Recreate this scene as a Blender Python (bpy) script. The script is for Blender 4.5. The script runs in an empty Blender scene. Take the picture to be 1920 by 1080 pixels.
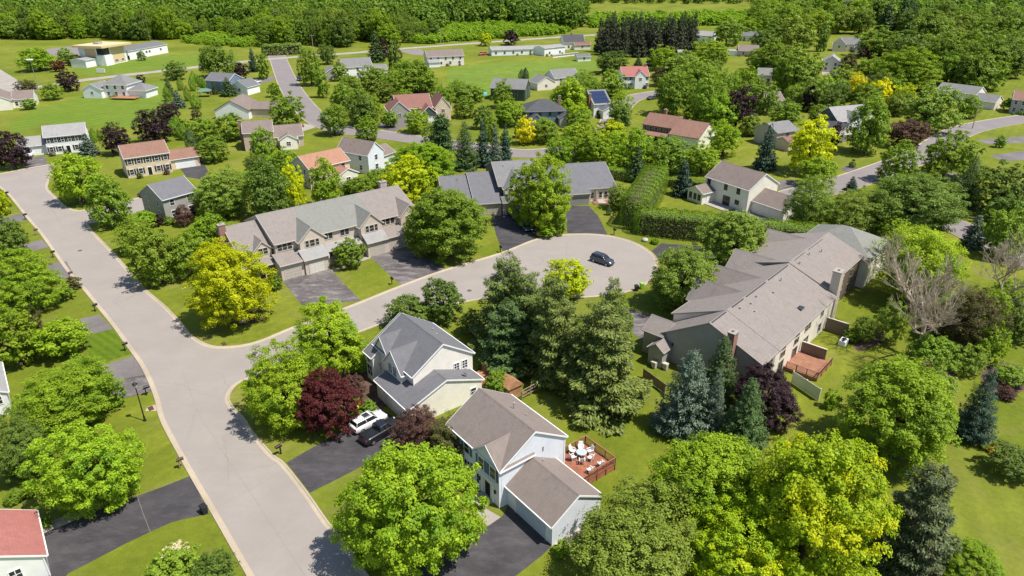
import bpy, math, random
import numpy as np
from mathutils import Vector, Matrix
from mathutils.geometry import tessellate_polygon
R = math.radians
rnd = random.Random(7)
sc = bpy.context.scene
COL = sc.collection

# ------------------------------------------------------------------ camera
CF, CP, CH = 1300.0, R(26), 54.0
cc, cs = math.cos(CP), math.sin(CP)
cam_d = bpy.data.cameras.new('camera')
cam = bpy.data.objects.new('camera', cam_d)
COL.objects.link(cam)
cam.location = (0, 0, CH)
cam.rotation_euler = (R(90) - CP, 0, 0)
cam_d.sensor_width = 36
cam_d.lens = 36 * CF / 1920
cam_d.clip_end = 6000
sc.camera = cam

def G(x, y, z=0.0):
    """photo pixel (1920 wide) -> world point at height z"""
    a = (x - 960) / CF; b = (540 - y) / CF
    d = (a, cc + b * cs, -cs + b * cc)
    t = (z - CH) / d[2]
    return Vector((d[0] * t, d[1] * t, z))

def PJ(X, Y, Z):
    Z -= CH
    zc = Y * cc - Z * cs; yc = Y * cs + Z * cc
    return 960 + CF * X / zc, 540 - CF * yc / zc, zc

# ------------------------------------------------------------------ world + sun
SUN = Vector((0.43, -0.175, 0.885)).normalized()
sc.view_settings.view_transform = 'Standard'
sc.view_settings.look = 'None'
sc.view_settings.exposure = 0.54
sc.view_settings.gamma = 1
w = bpy.data.worlds.new('World'); sc.world = w; w.use_nodes = True
nt = w.node_tree
sky = nt.nodes.new('ShaderNodeTexSky'); sky.sky_type = 'NISHITA'; sky.sun_disc = False
sky.sun_elevation = math.asin(SUN.z)
sky.sun_rotation = math.atan2(SUN.x, SUN.y)
sky.air_density = 1.0; sky.dust_density = 0.6
bg = nt.nodes['Background']; bg.inputs[1].default_value = 0.10
nt.links.new(sky.outputs[0], bg.inputs[0])
sd = bpy.data.lights.new('sun', 'SUN'); sd.energy = 4.6; sd.angle = R(0.5); sd.color = (1, 0.955, 0.88)
so = bpy.data.objects.new('sun', sd); COL.objects.link(so)
so.rotation_euler = SUN.to_track_quat('Z', 'Y').to_euler()
so.location = (60, -20, 150)

# ------------------------------------------------------------------ materials
MATS = {}
def new_mat(name):
    m = bpy.data.materials.new(name); m.use_nodes = True
    MATS[name] = m
    return m, m.node_tree, m.node_tree.nodes['Principled BSDF']
def N(nt, t, **kw):
    n = nt.nodes.new(t)
    for k, v in kw.items(): setattr(n, k, v)
    return n
def mixc(nt, fac, a, b, mode='MIX'):
    n = nt.nodes.new('ShaderNodeMix'); n.data_type = 'RGBA'; n.blend_type = mode
    for s, v in ((n.inputs[0], fac), (n.inputs[6], a), (n.inputs[7], b)):
        if isinstance(v, bpy.types.NodeSocket): nt.links.new(v, s)
        elif isinstance(v, (int, float)): s.default_value = v
        else: s.default_value = (*v, 1)
    return n.outputs[2]
def noise(nt, vec, scale, detail=3, rough=0.55, lo=0.3, hi=0.7):
    n = N(nt, 'ShaderNodeTexNoise'); n.inputs['Scale'].default_value = scale
    n.inputs['Detail'].default_value = detail; n.inputs['Roughness'].default_value = rough
    nt.links.new(vec, n.inputs['Vector'])
    r = N(nt, 'ShaderNodeMapRange'); r.inputs[1].default_value = lo; r.inputs[2].default_value = hi
    nt.links.new(n.outputs[0], r.inputs[0])
    return r.outputs[0]
def coords(nt, scale=None, rot=None):
    tc = N(nt, 'ShaderNodeTexCoord')
    if scale is None and rot is None: return tc.outputs['Object']
    mp = N(nt, 'ShaderNodeMapping')
    if scale: mp.inputs['Scale'].default_value = scale
    if rot: mp.inputs['Rotation'].default_value = rot
    nt.links.new(tc.outputs['Object'], mp.inputs['Vector'])
    return mp.outputs[0]
def bump(nt, bs, h, strength=0.3, dist=0.02):
    b = N(nt, 'ShaderNodeBump'); b.inputs['Strength'].default_value = strength; b.inputs['Distance'].default_value = dist
    nt.links.new(h, b.inputs['Height']); nt.links.new(b.outputs[0], bs.inputs['Normal'])

def flat(name, col, rough=0.6, metal=0.0, var=0.0, spec=0.4):
    if name in MATS: return MATS[name]
    m, nt, bs = new_mat(name)
    bs.inputs['Base Color'].default_value = (*col, 1); bs.inputs['Roughness'].default_value = rough
    bs.inputs['Metallic'].default_value = metal; bs.inputs['Specular IOR Level'].default_value = spec
    if var:
        v = coords(nt); f = noise(nt, v, 1.3, 4)
        nt.links.new(mixc(nt, f, [c * (1 - var) for c in col], [min(1, c * (1 + var)) for c in col]), bs.inputs['Base Color'])
    return m

def siding(name, col):
    key = 'siding_' + name
    if key in MATS: return MATS[key]
    m, nt, bs = new_mat(key)
    v = coords(nt)
    wv = N(nt, 'ShaderNodeTexWave'); wv.wave_type = 'BANDS'; wv.bands_direction = 'Z'; wv.wave_profile = 'SAW'
    wv.inputs['Scale'].default_value = 0.314 / 0.2 * 1.0; wv.inputs['Distortion'].default_value = 0
    nt.links.new(v, wv.inputs['Vector'])
    f = noise(nt, v, 0.7, 5)
    c1 = mixc(nt, f, [c * 0.93 for c in col], [min(1, c * 1.05) for c in col])
    nt.links.new(c1, bs.inputs['Base Color'])
    bs.inputs['Roughness'].default_value = 0.55
    bump(nt, bs, wv.outputs[0], 0.55, 0.03)
    return m

def shingle(name, col, col2=None):
    key = 'shingle_' + name
    if key in MATS: return MATS[key]
    m, nt, bs = new_mat(key)
    v = coords(nt)
    col2 = col2 or [c * 0.8 for c in col]
    # tabs: courses follow height, tabs follow plan
    vo = N(nt, 'ShaderNodeTexVoronoi'); vo.inputs['Scale'].default_value = 3.2
    nt.links.new(v, vo.inputs['Vector'])
    bw = N(nt, 'ShaderNodeRGBToBW'); nt.links.new(vo.outputs['Color'], bw.inputs[0])
    big = noise(nt, v, 0.35, 5, 0.6)
    c1 = mixc(nt, bw.outputs[0], [c * 0.83 for c in col], [c * 1.14 for c in col])
    c2 = mixc(nt, big, c1, col2)
    sp = noise(nt, v, 9.0, 2, 0.7, 0.2, 0.8)
    c3 = mixc(nt, sp, c2, mixc(nt, 0.5, c2, [c * 1.25 for c in col]))
    st = noise(nt, coords(nt, (0.9, 0.9, 0.12)), 1.1, 3, 0.6, 0.5, 0.95)
    c3 = mixc(nt, st, c3, [c * 0.84 for c in col2])
    wv = N(nt, 'ShaderNodeTexWave'); wv.wave_type = 'BANDS'; wv.bands_direction = 'Z'; wv.wave_profile = 'SAW'
    wv.inputs['Scale'].default_value = 0.314 / 0.16; nt.links.new(v, wv.inputs['Vector'])
    mm = N(nt, 'ShaderNodeMath', operation='MULTIPLY'); mm.inputs[1].default_value = 0.15; nt.links.new(wv.outputs[0], mm.inputs[0])
    c3 = mixc(nt, mm.outputs[0], c3, [c * 0.55 for c in col])
    nt.links.new(c3, bs.inputs['Base Color']); bs.inputs['Roughness'].default_value = 0.9
    bs.inputs['Specular IOR Level'].default_value = 0.2
    bump(nt, bs, bw.outputs[0], 0.5, 0.03)
    return m

def asphalt(name, col, crack=0.5, patch=0.12, worn=None):
    m, nt, bs = new_mat(name)
    v = coords(nt)
    f1 = noise(nt, v, 0.18, 4, 0.6); f2 = noise(nt, v, 1.6, 5, 0.7); f3 = noise(nt, v, 18, 2, 0.7, 0.2, 0.8)
    c = mixc(nt, f1, [x * (1 - patch) for x in col], [x * (1 + patch) for x in col])
    c = mixc(nt, f2, c, mixc(nt, 0.5, c, [x * (1 - 1.3 * patch) for x in col]))
    c = mixc(nt, f3, mixc(nt, 0.88, (0, 0, 0), c), c)
    if worn:
        ang, wc, wa = worn
        fw = noise(nt, coords(nt, (0.35, 0.9, 1), (0, 0, ang)), 0.8, 7, 0.75, 0.47, 0.75)
        mw = N(nt, 'ShaderNodeMath', operation='MULTIPLY'); mw.inputs[1].default_value = wa; nt.links.new(fw, mw.inputs[0])
        c = mixc(nt, mw.outputs[0], c, wc)
    if crack > 0:
        vd = N(nt, 'ShaderNodeTexNoise'); vd.inputs['Scale'].default_value = 0.5; vd.inputs['Detail'].default_value = 4
        nt.links.new(v, vd.inputs['Vector'])
        ad = N(nt, 'ShaderNodeMix', data_type='VECTOR'); ad.inputs[0].default_value = 0.82
        nt.links.new(vd.outputs['Color'], ad.inputs[4]); nt.links.new(v, ad.inputs[5])
        vo = N(nt, 'ShaderNodeTexVoronoi', feature='DISTANCE_TO_EDGE'); vo.inputs['Scale'].default_value = 0.11
        nt.links.new(ad.outputs[1], vo.inputs['Vector'])
        r = N(nt, 'ShaderNodeMapRange'); r.inputs[1].default_value = 0.003; r.inputs[2].default_value = 0.012
        r.inputs[3].default_value = crack; r.inputs[4].default_value = 0.0
        nt.links.new(vo.outputs['Distance'], r.inputs[0])
        br = noise(nt, v, 0.09, 3, 0.5, 0.42, 0.58)
        mu = N(nt, 'ShaderNodeMath', operation='MULTIPLY'); nt.links.new(r.outputs[0], mu.inputs[0]); nt.links.new(br, mu.inputs[1])
        c = mixc(nt, mu.outputs[0], c, [x * 0.35 for x in col])
    nt.links.new(c, bs.inputs['Base Color']); bs.inputs['Roughness'].default_value = 0.85
    bs.inputs['Specular IOR Level'].default_value = 0.25
    bump(nt, bs, f3, 0.25, 0.02)
    return m

def grass_mat(name, a, b, c_dry, stripes=None, dry=0.35):
    m, nt, bs = new_mat(name)
    v = coords(nt)
    f0 = noise(nt, v, 0.035, 4, 0.55, 0.35, 0.65)
    f1 = noise(nt, v, 0.22, 5, 0.65)
    f2 = noise(nt, v, 1.3, 5, 0.75); f3 = noise(nt, v, 11, 3, 0.75, 0.25, 0.75)
    c = mixc(nt, f0, a, b)
    c = mixc(nt, f1, c, mixc(nt, 0.65, c, [x * 0.62 for x in a]))
    dr = noise(nt, v, 0.11, 6, 0.7, 0.5, 0.8)
    mu = N(nt, 'ShaderNodeMath', operation='MULTIPLY'); nt.links.new(dr, mu.inputs[0]); mu.inputs[1].default_value = dry
    c = mixc(nt, mu.outputs[0], c, c_dry)
    if stripes:
        ang, scale, amt = stripes
        wv = N(nt, 'ShaderNodeTexWave'); wv.wave_type = 'BANDS'; wv.bands_direction = 'X'
        wv.inputs['Scale'].default_value = scale; wv.inputs['Distortion'].default_value = 0.7; wv.inputs['Detail'].default_value = 2
        wv.inputs['Detail Scale'].default_value = 0.3
        nt.links.new(coords(nt, None, (0, 0, ang)), wv.inputs['Vector'])
        ms = N(nt, 'ShaderNodeMath', operation='MULTIPLY'); nt.links.new(wv.outputs[0], ms.inputs[0]); ms.inputs[1].default_value = amt
        c = mixc(nt, ms.outputs[0], c, [x * 0.62 for x in a])
    f4 = noise(nt, v, 3.5, 6, 0.8, 0.58, 0.74)
    m4 = N(nt, 'ShaderNodeMath', operation='MULTIPLY'); nt.links.new(f4, m4.inputs[0]); m4.inputs[1].default_value = 0.45
    c = mixc(nt, m4.outputs[0], c, [min(1, x * 1.35 + .015) for x in b])
    c = mixc(nt, f2, mixc(nt, 0.74, (0, 0, 0), c), c)
    c = mixc(nt, f3, mixc(nt, 0.66, (0, 0, 0), c), c)
    nt.links.new(c, bs.inputs['Base Color']); bs.inputs['Roughness'].default_value = 0.9
    bs.inputs['Specular IOR Level'].default_value = 0.1
    bump(nt, bs, f3, 0.7, 0.06)
    return m

def leaf_mat(name, a, b, patch=None, pamt=0.0, trans=0.32, dead=None):
    m, nt, bs = new_mat('leaf_' + name)
    if trans > .3: a, b = [(q[0] * 1.2, q[1] * 1.13, q[2] * 1.1) for q in (a, b)]
    ge = N(nt, 'ShaderNodeNewGeometry'); oi = N(nt, 'ShaderNodeObjectInfo')
    c = mixc(nt, ge.outputs['Random Per Island'], a, b)
    v = coords(nt)
    if patch:
        f = noise(nt, v, 1.7, 3, 0.6, 0.51, 0.62)
        mu = N(nt, 'ShaderNodeMath', operation='MULTIPLY'); nt.links.new(f, mu.inputs[0]); mu.inputs[1].default_value = pamt
        c = mixc(nt, mu.outputs[0], c, patch)
    f2 = noise(nt, v, 2.6, 2, 0.5, 0.35, 0.65)
    c = mixc(nt, f2, mixc(nt, 0.86, (0, 0, 0), c), c)
    hs = N(nt, 'ShaderNodeHueSaturation')
    mr = N(nt, 'ShaderNodeMapRange'); mr.inputs[3].default_value = 0.489; mr.inputs[4].default_value = 0.506
    nt.links.new(oi.outputs['Random'], mr.inputs[0]); nt.links.new(mr.outputs[0], hs.inputs['Hue'])
    m2 = N(nt, 'ShaderNodeMath', operation='MULTIPLY'); m2.inputs[1].default_value = 7.31; nt.links.new(oi.outputs['Random'], m2.inputs[0])
    m3 = N(nt, 'ShaderNodeMath', operation='FRACT'); nt.links.new(m2.outputs[0], m3.inputs[0])
    mv = N(nt, 'ShaderNodeMapRange'); mv.inputs[3].default_value = 0.86; mv.inputs[4].default_value = 1.14
    nt.links.new(m3.outputs[0], mv.inputs[0]); nt.links.new(mv.outputs[0], hs.inputs['Value'])
    nt.links.new(c, hs.inputs['Color'])
    nt.links.new(hs.outputs[0], bs.inputs['Base Color'])
    bs.inputs['Roughness'].default_value = 0.5; bs.inputs['Specular IOR Level'].default_value = 0.18
    tr = N(nt, 'ShaderNodeBsdfTranslucent')
    tcx = mixc(nt, 1.0, hs.outputs[0], (1.15, 1.1, 0.45), 'MULTIPLY'); nt.links.new(tcx, tr.inputs[0])
    mx = N(nt, 'ShaderNodeMixShader'); mx.inputs[0].default_value = trans
    nt.links.new(bs.outputs[0], mx.inputs[1]); nt.links.new(tr.outputs[0], mx.inputs[2])
    nt.links.new(mx.outputs[0], nt.nodes['Material Output'].inputs[0])
    return m

# ------------------------------------------------------------------ mesh builder
class MB:
    def __init__(s): s.v = []; s.f = []; s.m = []; s.sm = []
    def face(s, pts, m=0, smooth=False):
        i = len(s.v); s.v += [tuple(p) for p in pts]; s.f.append(list(range(i, i + len(pts)))); s.m.append(m); s.sm.append(smooth)
    def mesh(s, vs, fs, m=0, smooth=False):
        i = len(s.v); s.v += [tuple(p) for p in vs]
        for f in fs: s.f.append([k + i for k in f]); s.m.append(m); s.sm.append(smooth)
    def box(s, x0, x1, y0, y1, z0, z1, m=0, M=None):
        vs = [(x0, y0, z0), (x1, y0, z0), (x1, y1, z0), (x0, y1, z0), (x0, y0, z1), (x1, y0, z1), (x1, y1, z1), (x0, y1, z1)]
        if M is not None: vs = [M @ Vector(p) for p in vs]
        s.mesh(vs, [(3, 2, 1, 0), (4, 5, 6, 7), (0, 1, 5, 4), (1, 2, 6, 5), (2, 3, 7, 6), (3, 0, 4, 7)], m)
    def bevel_box(s, x0, x1, y0, y1, z0, z1, b=0.02, m=0, M=None):
        pts = []
        for z, e in ((z0, b), (z0 + b, 0), (z1 - b, 0), (z1, b)):
            pts.append([(x0 + e + b, y0 + e, z), (x1 - e - b, y0 + e, z), (x1 - e, y0 + e + b, z), (x1 - e, y1 - e - b, z),
                        (x1 - e - b, y1 - e, z), (x0 + e + b, y1 - e, z), (x0 + e, y1 - e - b, z), (x0 + e, y0 + e + b, z)])
        s.loft(pts, m, M=M)
    def loft(s, rings, m=0, cap=True, smooth=False, M=None, closed=True):
        n = len(rings[0]); vs = [Vector(p) for r in rings for p in r]
        if M is not None: vs = [M @ p for p in vs]
        fs = []
        for i in range(len(rings) - 1):
            for j in range(n if closed else n - 1):
                k = (j + 1) % n
                fs.append((i * n + j, i * n + k, (i + 1) * n + k, (i + 1) * n + j))
        s.mesh(vs, fs, m, smooth)
        if cap:
            s.mesh([vs[j] for j in range(n)][::-1], [tuple(range(n))], m)
            s.mesh([vs[-n + j] for j in range(n)], [tuple(range(n))], m)
    def tube(s, p0, p1, r0, r1=None, n=8, m=0, cap=True, smooth=True):
        p0 = Vector(p0); p1 = Vector(p1); r1 = r0 if r1 is None else r1
        d = (p1 - p0).normalized(); a = d.orthogonal().normalized(); b = d.cross(a)
        rings = [[p + (a * math.cos(2 * math.pi * k / n) + b * math.sin(2 * math.pi * k / n)) * r for k in range(n)] for p, r in ((p0, r0), (p1, r1))]
        s.loft(rings, m, cap, smooth)
    def lathe(s, prof, n=16, m=0, c=(0, 0), smooth=True, cap=True):
        rings = [[(c[0] + r * math.cos(2 * math.pi * k / n), c[1] + r * math.sin(2 * math.pi * k / n), z) for k in range(n)] for r, z in prof]
        s.loft(rings, m, cap, smooth)
    def data(s, name, mats):
        me = bpy.data.meshes.new(name)
        me.from_pydata(s.v, [], s.f)
        for mt in mats: me.materials.append(mt)
        if len(mats) > 1: me.polygons.foreach_set('material_index', s.m)
        me.polygons.foreach_set('use_smooth', s.sm)
        me.update()
        return me
    def build(s, name, mats, parent=None, loc=None, rz=0.0):
        if not isinstance(mats, (list, tuple)): mats = [mats]
        return link(name, s.data(name, mats), parent, loc, rz)

def link(name, data, parent=None, loc=None, rz=0.0):
    o = bpy.data.objects.new(name, data); COL.objects.link(o)
    if parent is not None: o.parent = parent
    if loc is not None: o.location = loc
    if rz: o.rotation_euler = (0, 0, rz)
    return o
def tag(o, label=None, cat=None, group=None, kind=None):
    if label: o['label'] = label
    if cat: o['category'] = cat
    if group: o['group'] = group
    if kind: o['kind'] = kind
    return o
def thing(name, label, cat, loc=(0, 0, 0), rz=0.0, group=None):
    o = link(name, None, None, loc, rz); o.empty_display_size = 0.3
    return tag(o, label, cat, group)
def copy_tree(o, parent=None):
    c = o.copy(); COL.objects.link(c)
    if parent is not None: c.parent = parent
    for ch in list(o.children): copy_tree(ch, c)
    return c
# ------------------------------------------------------------------ ground, roads, drives
GR_A, GR_B, GR_D = (0.180, 0.238, 0.018), (0.32, 0.340, 0.040), (0.46, 0.39, 0.14)
M_grass = grass_mat('grass', GR_A, GR_B, GR_D, (R(38), .13, .16), dry=.6)
M_field = grass_mat('field_grass', (0.19, 0.29, 0.035), (0.25, 0.34, 0.05), (0.3, 0.3, 0.1), dry=0.2)
M_road = asphalt('road_asphalt', (0.312, 0.275, 0.243), 0.10, 0.08, (R(52), (.26, .225, .205), .5))
M_road2 = asphalt('far_road_asphalt', (0.235, 0.205, 0.20), 0.0, 0.1)
M_kerb = asphalt('kerb_concrete', (0.44, 0.365, 0.27), 0, 0.16)
M_conc = asphalt('concrete', (0.36, 0.32, 0.28), 0, 0.15)
M_black = asphalt('sealed_driveway', (0.064, 0.059, 0.063), 0, 0.3, (R(-38), (.13, .12, .118), .55))
M_black2 = asphalt('worn_driveway', (0.125, 0.110, 0.108), 0.3, 0.4, (R(52), (.33, .295, .275), .9))
M_greydrive = asphalt('grey_driveway', (0.185, 0.165, 0.16), 0.4, 0.25)
M_mulch = flat('mulch', (0.10, 0.06, 0.04), 0.95, var=0.4)
M_dirt = flat('gravel_dirt', (0.36, 0.31, 0.25), 0.95, var=0.2)

def catmull(pts, n=6, closed=False):
    out = []
    L = len(pts)
    rng = range(L if closed else L - 1)
    for i in rng:
        if closed: p0, p1, p2, p3 = (pts[(i + k - 1) % L] for k in range(4))
        else: p0, p1, p2, p3 = pts[max(i - 1, 0)], pts[i], pts[i + 1], pts[min(i + 2, L - 1)]
        for k in range(n):
            t = k / n
            out.append(tuple(0.5 * (2 * b + (c - a) * t + (2 * a - 5 * b + 4 * c - d) * t * t + (3 * b - a - 3 * c + d) * t ** 3)
                             for a, b, c, d in zip(p0, p1, p2, p3)))
    if not closed: out.append(tuple(pts[-1]))
    return out
def gp(pix): return [tuple(G(*p)[:2]) for p in pix]
def sheet(name, poly, z, mat, kind='structure'):
    vs = [Vector((x, y, 0)) for x, y in poly]
    tris = tessellate_polygon([vs])
    mb = MB(); fs = []
    for t in tris:
        a, b, c = (vs[i] for i in t)
        fs.append(t if (b - a).cross(c - a).z > 0 else (t[0], t[2], t[1]))
    mb.mesh([(p.x, p.y, z) for p in vs], fs)
    o = mb.build(name, mat)
    o['kind'] = kind
    return o
def ribbon(line, w0, w1):
    """left/right offset curves of a world polyline"""
    L, Rr = [], []
    n = len(line)
    for i in range(n):
        a = Vector(line[max(i - 1, 0)]); b = Vector(line[min(i + 1, n - 1)])
        d = (b - a).normalized(); nn = Vector((-d.y, d.x)); p = Vector(line[i])
        L.append(tuple(p + nn * w0)); Rr.append(tuple(p + nn * w1))
    return L, Rr
def strip(name, line, halfw, z, mat):
    L, Rr = ribbon(line, halfw, -halfw)
    mb = MB()
    mb.mesh([(*p, z) for p in L] + [(*p, z) for p in Rr], [(i + len(L), i + 1 + len(L), i + 1, i) for i in range(len(L) - 1)])
    o = mb.build(name, mat); o['kind'] = 'structure'
    return o
def kerb(line, side, w=0.62, hgt=0.11):
    """concrete gutter with a low rolled lip; line is the outer edge, road lies to `side` (+1 = left)"""
    offs = [(0.0, -0.02), (0.0, hgt), (0.16, hgt), (0.24, 0.035), (w, 0.022), (w, -0.02)]
    n = len(line); rows = []
    for i in range(n):
        a = Vector(line[max(i - 1, 0)]); b = Vector(line[min(i + 1, n - 1)])
        d = (b - a).normalized(); nn = Vector((-d.y, d.x)) * side; p = Vector(line[i])
        rows.append([(*(p + nn * o), z) for o, z in offs])
    mb = MB(); mb.loft(rows, cap=True, closed=False)
    o = mb.build('kerb', M_kerb); o['kind'] = 'structure'

g = MB(); S = 40
xs = [-2400, -900, -500, -300, 300, 500, 900, 2400]; ys = [-60, 100, 300, 600, 900, 1200, 2500, 4500]
def gz(x, y): return 0 if y < 650 else (y - 650) * 0.02
g.mesh([(x, y, gz(x, y)) for y in ys for x in xs], [(j * 8 + i, j * 8 + i + 1, (j + 1) * 8 + i + 1, (j + 1) * 8 + i) for j in range(7) for i in range(7)])
o = g.build('ground', M_grass); o['kind'] = 'structure'

# main street, side street with turning circle
CIRC_C = (G(1080, 438).xy + G(1090, 560).xy) / 2
left = [(-60, 300), (0, 354), (15, 366), (50, 410), (77, 442), (125, 510), (152, 540), (182, 577), (210, 612), (235, 647), (260, 682), (277, 715), (290, 750),
        (297, 780), (310, 810), (355, 892), (400, 970), (462, 1080), (530, 1200), (640, 1400)]
r_up = [(165, 420), (178, 437), (212, 472), (252, 517), (277, 545), (312, 575), (342, 607), (362, 630), (390, 646), (425, 650), (480, 641), (550, 613), (660, 572),
        (745, 538), (830, 507), (930, 477), (960, 466), (997, 451), (1035, 442), (1085, 438.5), (1135, 441), (1180, 451), (1213, 467), (1232, 487), (1231, 513), (1210, 535),
        (1175, 549), (1130, 556), (1085, 559), (1040, 556)]
r_lo = [(1040, 556), (960, 553), (880, 566), (800, 583), (725, 605), (685, 620), (600, 650), (530, 682), (475, 708), (445, 722), (431, 743), (436, 760), (457, 782), (480, 815), (512, 852), (535, 870),
        (580, 927), (617, 980), (655, 1026), (692, 1080), (770, 1190), (900, 1390)]
Lw = catmull(gp(left)); RU = catmull(gp(r_up)); RL = catmull(gp(r_lo))
top = gp([(0, 326), (50, 316), (102, 307)])
corner = catmull(gp([(102, 306), (98, 325), (92, 342), (91, 354), (108, 372), (124, 387), (144, 394), (166, 392), (250, 373), (292, 362)]))
poly = Lw[6:] + RL[::-1] + RU[::-1] + gp([(165, 420), (300, 388), (292, 362)]) + corner[::-1] + top[::-1] + gp([(-60, 330)])
sheet('road', poly, 0.010, M_road)
kerb(Lw, 1); kerb(RU, -1); kerb(RL, -1); kerb(corner, -1); kerb(catmull(gp([(-60, 340), (0, 326), (50, 316), (100, 307)])), -1)
# far streets
ROADZ = [0.02]; ROADPTS = []
def road(pix, hw, mat=M_road2, z=0.008, name='road', kerbs=True):
    global ROADPTS
    ROADZ[0] += 0.006; z = ROADZ[0]
    l = catmull(gp(pix)); ROADPTS += [(*p, hw) for p in l]; strip(name, l, hw, z, mat)
    if kerbs:
        A, B = ribbon(l, hw + 0.35, -hw - 0.35); kerb(A, -1, 0.5); kerb(B, 1, 0.5)
road([(514, 95), (522, 112), (545, 165), (588, 218), (640, 243), (700, 250), (780, 262), (880, 275), (985, 288), (1090, 275), (1140, 245), (1160, 205), (1190, 183), (1260, 172), (1330, 170)], 4.3)
road([(-40, 175), (30, 168), (75, 163), (146, 152), (225, 142), (307, 133), (375, 125), (465, 115), (540, 108), (640, 101), (745, 92), (850, 84), (960, 76), (1060, 69), (1150, 64), (1300, 58)], 3.4, kerbs=False, mat=M_conc)
road([(1380, 420), (1480, 372), (1560, 350), (1612, 334), (1685, 308), (1735, 288), (1790, 252), (1840, 236), (1925, 222), (2060, 205)], 4.3)
road([(1460, 196), (1520, 176), (1575, 158), (1640, 142), (1700, 132)], 4.0)
road([(1735, 400), (1800, 428), (1850, 452), (1960, 500)], 4.0)
road([(30, 166), (5, 150), (-40, 120)], 5.0, M_conc, 0.012, kerbs=False)
sheet('car_park', gp([(85, 92), (178, 82), (195, 96), (150, 106), (95, 104)]), 0.012, M_road2)

def drive(pix, mat, z=0.016, name='driveway'): return sheet(name, gp(pix), z, mat)
drive([(357, 892), (305, 913), (257, 930), (215, 945), (175, 961), (120, 985), (72, 1004), (76, 1100), (105, 1100), (128, 1075), (175, 1051), (230, 1022), (282, 997), (320, 980), (350, 972), (392, 964)], M_black)
drive([(537, 867), (585, 840), (640, 808), (705, 762), (795, 812), (720, 852), (637, 896), (581, 924)], M_black)
sheet('driveway', [(-.43, 57.09)] + gp([(942, 968), (895, 1000), (850, 1026), (777, 1075), (700, 1120), (745, 1190), (880, 1130), (967, 1080), (1017, 1041)]) + [(4.1, 51.5)], .016, M_black)
drive([(528, 524), (618, 504), (650, 537), (677, 564), (568, 574), (545, 546)], M_black2)
drive([(694, 481), (762, 458), (798, 482), (836, 506), (752, 534), (722, 508)], M_black2)
drive([(922, 405), (985, 392), (1000, 420), (1009, 446), (968, 465), (942, 470), (930, 440)], M_black)
drive([(1060, 402), (1072, 386), (1104, 386), (1122, 406), (1139, 440), (1064, 437)], M_black)
drive([(1150, 566), (1182, 580), (1250, 598), (1240, 645), (1205, 640), (1170, 610)], M_black2)
drive([(1222, 470), (1240, 456), (1350, 464), (1350, 490), (1236, 486)], M_black)
drive([(0, 412), (45, 398), (52, 411), (0, 426)], M_greydrive)
drive([(30, 462), (78, 449), (92, 463), (40, 478)], M_greydrive)
drive([(90, 495), (125, 490), (140, 519), (98, 526)], M_greydrive)
drive([(150, 598), (186, 590), (212, 617), (160, 628)], M_greydrive)
drive([(165, 694), (252, 667), (272, 703), (218, 712), (175, 724)], M_greydrive)
drive([(215, 713), (273, 703), (288, 734), (222, 749), (190, 755), (175, 727)], M_black2, 0.020)
drive([(333, 310), (378, 300), (392, 324), (376, 336), (350, 332)], M_black)
drive([(45, 297), (84, 292), (90, 310), (48, 318)], M_black2)
drive([(655, 286), (690, 283), (692, 300), (648, 302)], M_greydrive)
drive([(700, 236), (745, 222), (775, 232), (735, 248)], M_black2)
drive([(1452, 340), (1490, 336), (1510, 358), (1470, 366)], M_black2)
drive([(440, 160), (480, 150), (512, 142), (516, 150), (455, 165)], M_greydrive)
drive([(545, 240), (570, 232), (600, 236), (570, 246)], M_conc)
drive([(1575, 318), (1590, 308), (1612, 316), (1600, 326)], M_black2)
drive([(1740, 330), (1810, 322), (1812, 336), (1745, 338)], M_greydrive)
drive([(1830, 262), (1925, 255), (1925, 268), (1850, 270)], M_greydrive)
drive([(1855, 292), (1925, 282), (1925, 300), (1880, 302)], M_greydrive)
drive([(745, 95), (790, 92), (800, 104), (775, 103)], M_road2)
drive([(1540, 130), (1578, 128), (1578, 140), (1542, 140)], M_conc)
# lawns that read differently
M_stripe = grass_mat('striped_lawn', (0.195, 0.30, 0.03), (0.24, 0.33, 0.04), GR_D, (R(35), 0.075, 0.40), 0.25)
sheet('lawn', gp([(15, 235), (60, 205), (160, 178), (310, 150), (330, 215), (255, 240), (165, 236), (80, 232), (30, 250)]), 0.004, M_stripe)
sheet('lawn', gp([(840, 130), (905, 118), (1110, 112), (1135, 128), (1020, 150), (900, 178), (838, 172)]), 0.004, M_field)
sheet('lawn', gp([(130, 120), (380, 98), (440, 108), (370, 124), (225, 138), (150, 140)]), 0.004, M_stripe)
sheet('field', [tuple(G(x, y)[:2]) for x, y in ((1085, 26), (1100, 6), (1200, 5), (1420, 17), (1370, 24), (1200, 25))], 0.02, M_field) if 0 else None
M_lawn2 = grass_mat('mown_lawn', (0.15, 0.25, 0.016), (0.19, 0.27, 0.02), GR_D, (R(-52), 0.26, 0.6), 0.2)
sheet('lawn', gp([(160, 632), (210, 616), (238, 652), (248, 663), (172, 687)]), 0.004, M_lawn2)
M_lawn3 = grass_mat('soft_lawn', (0.23, 0.28, 0.03), (0.30, 0.33, 0.042), GR_D, (R(20), 0.10, 0.3), 0.3)
sheet('lawn', gp([(1740, 830), (1830, 815), (1930, 870), (1930, 1000), (1830, 1050), (1780, 1010)]), 0.004, M_lawn3)
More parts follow.
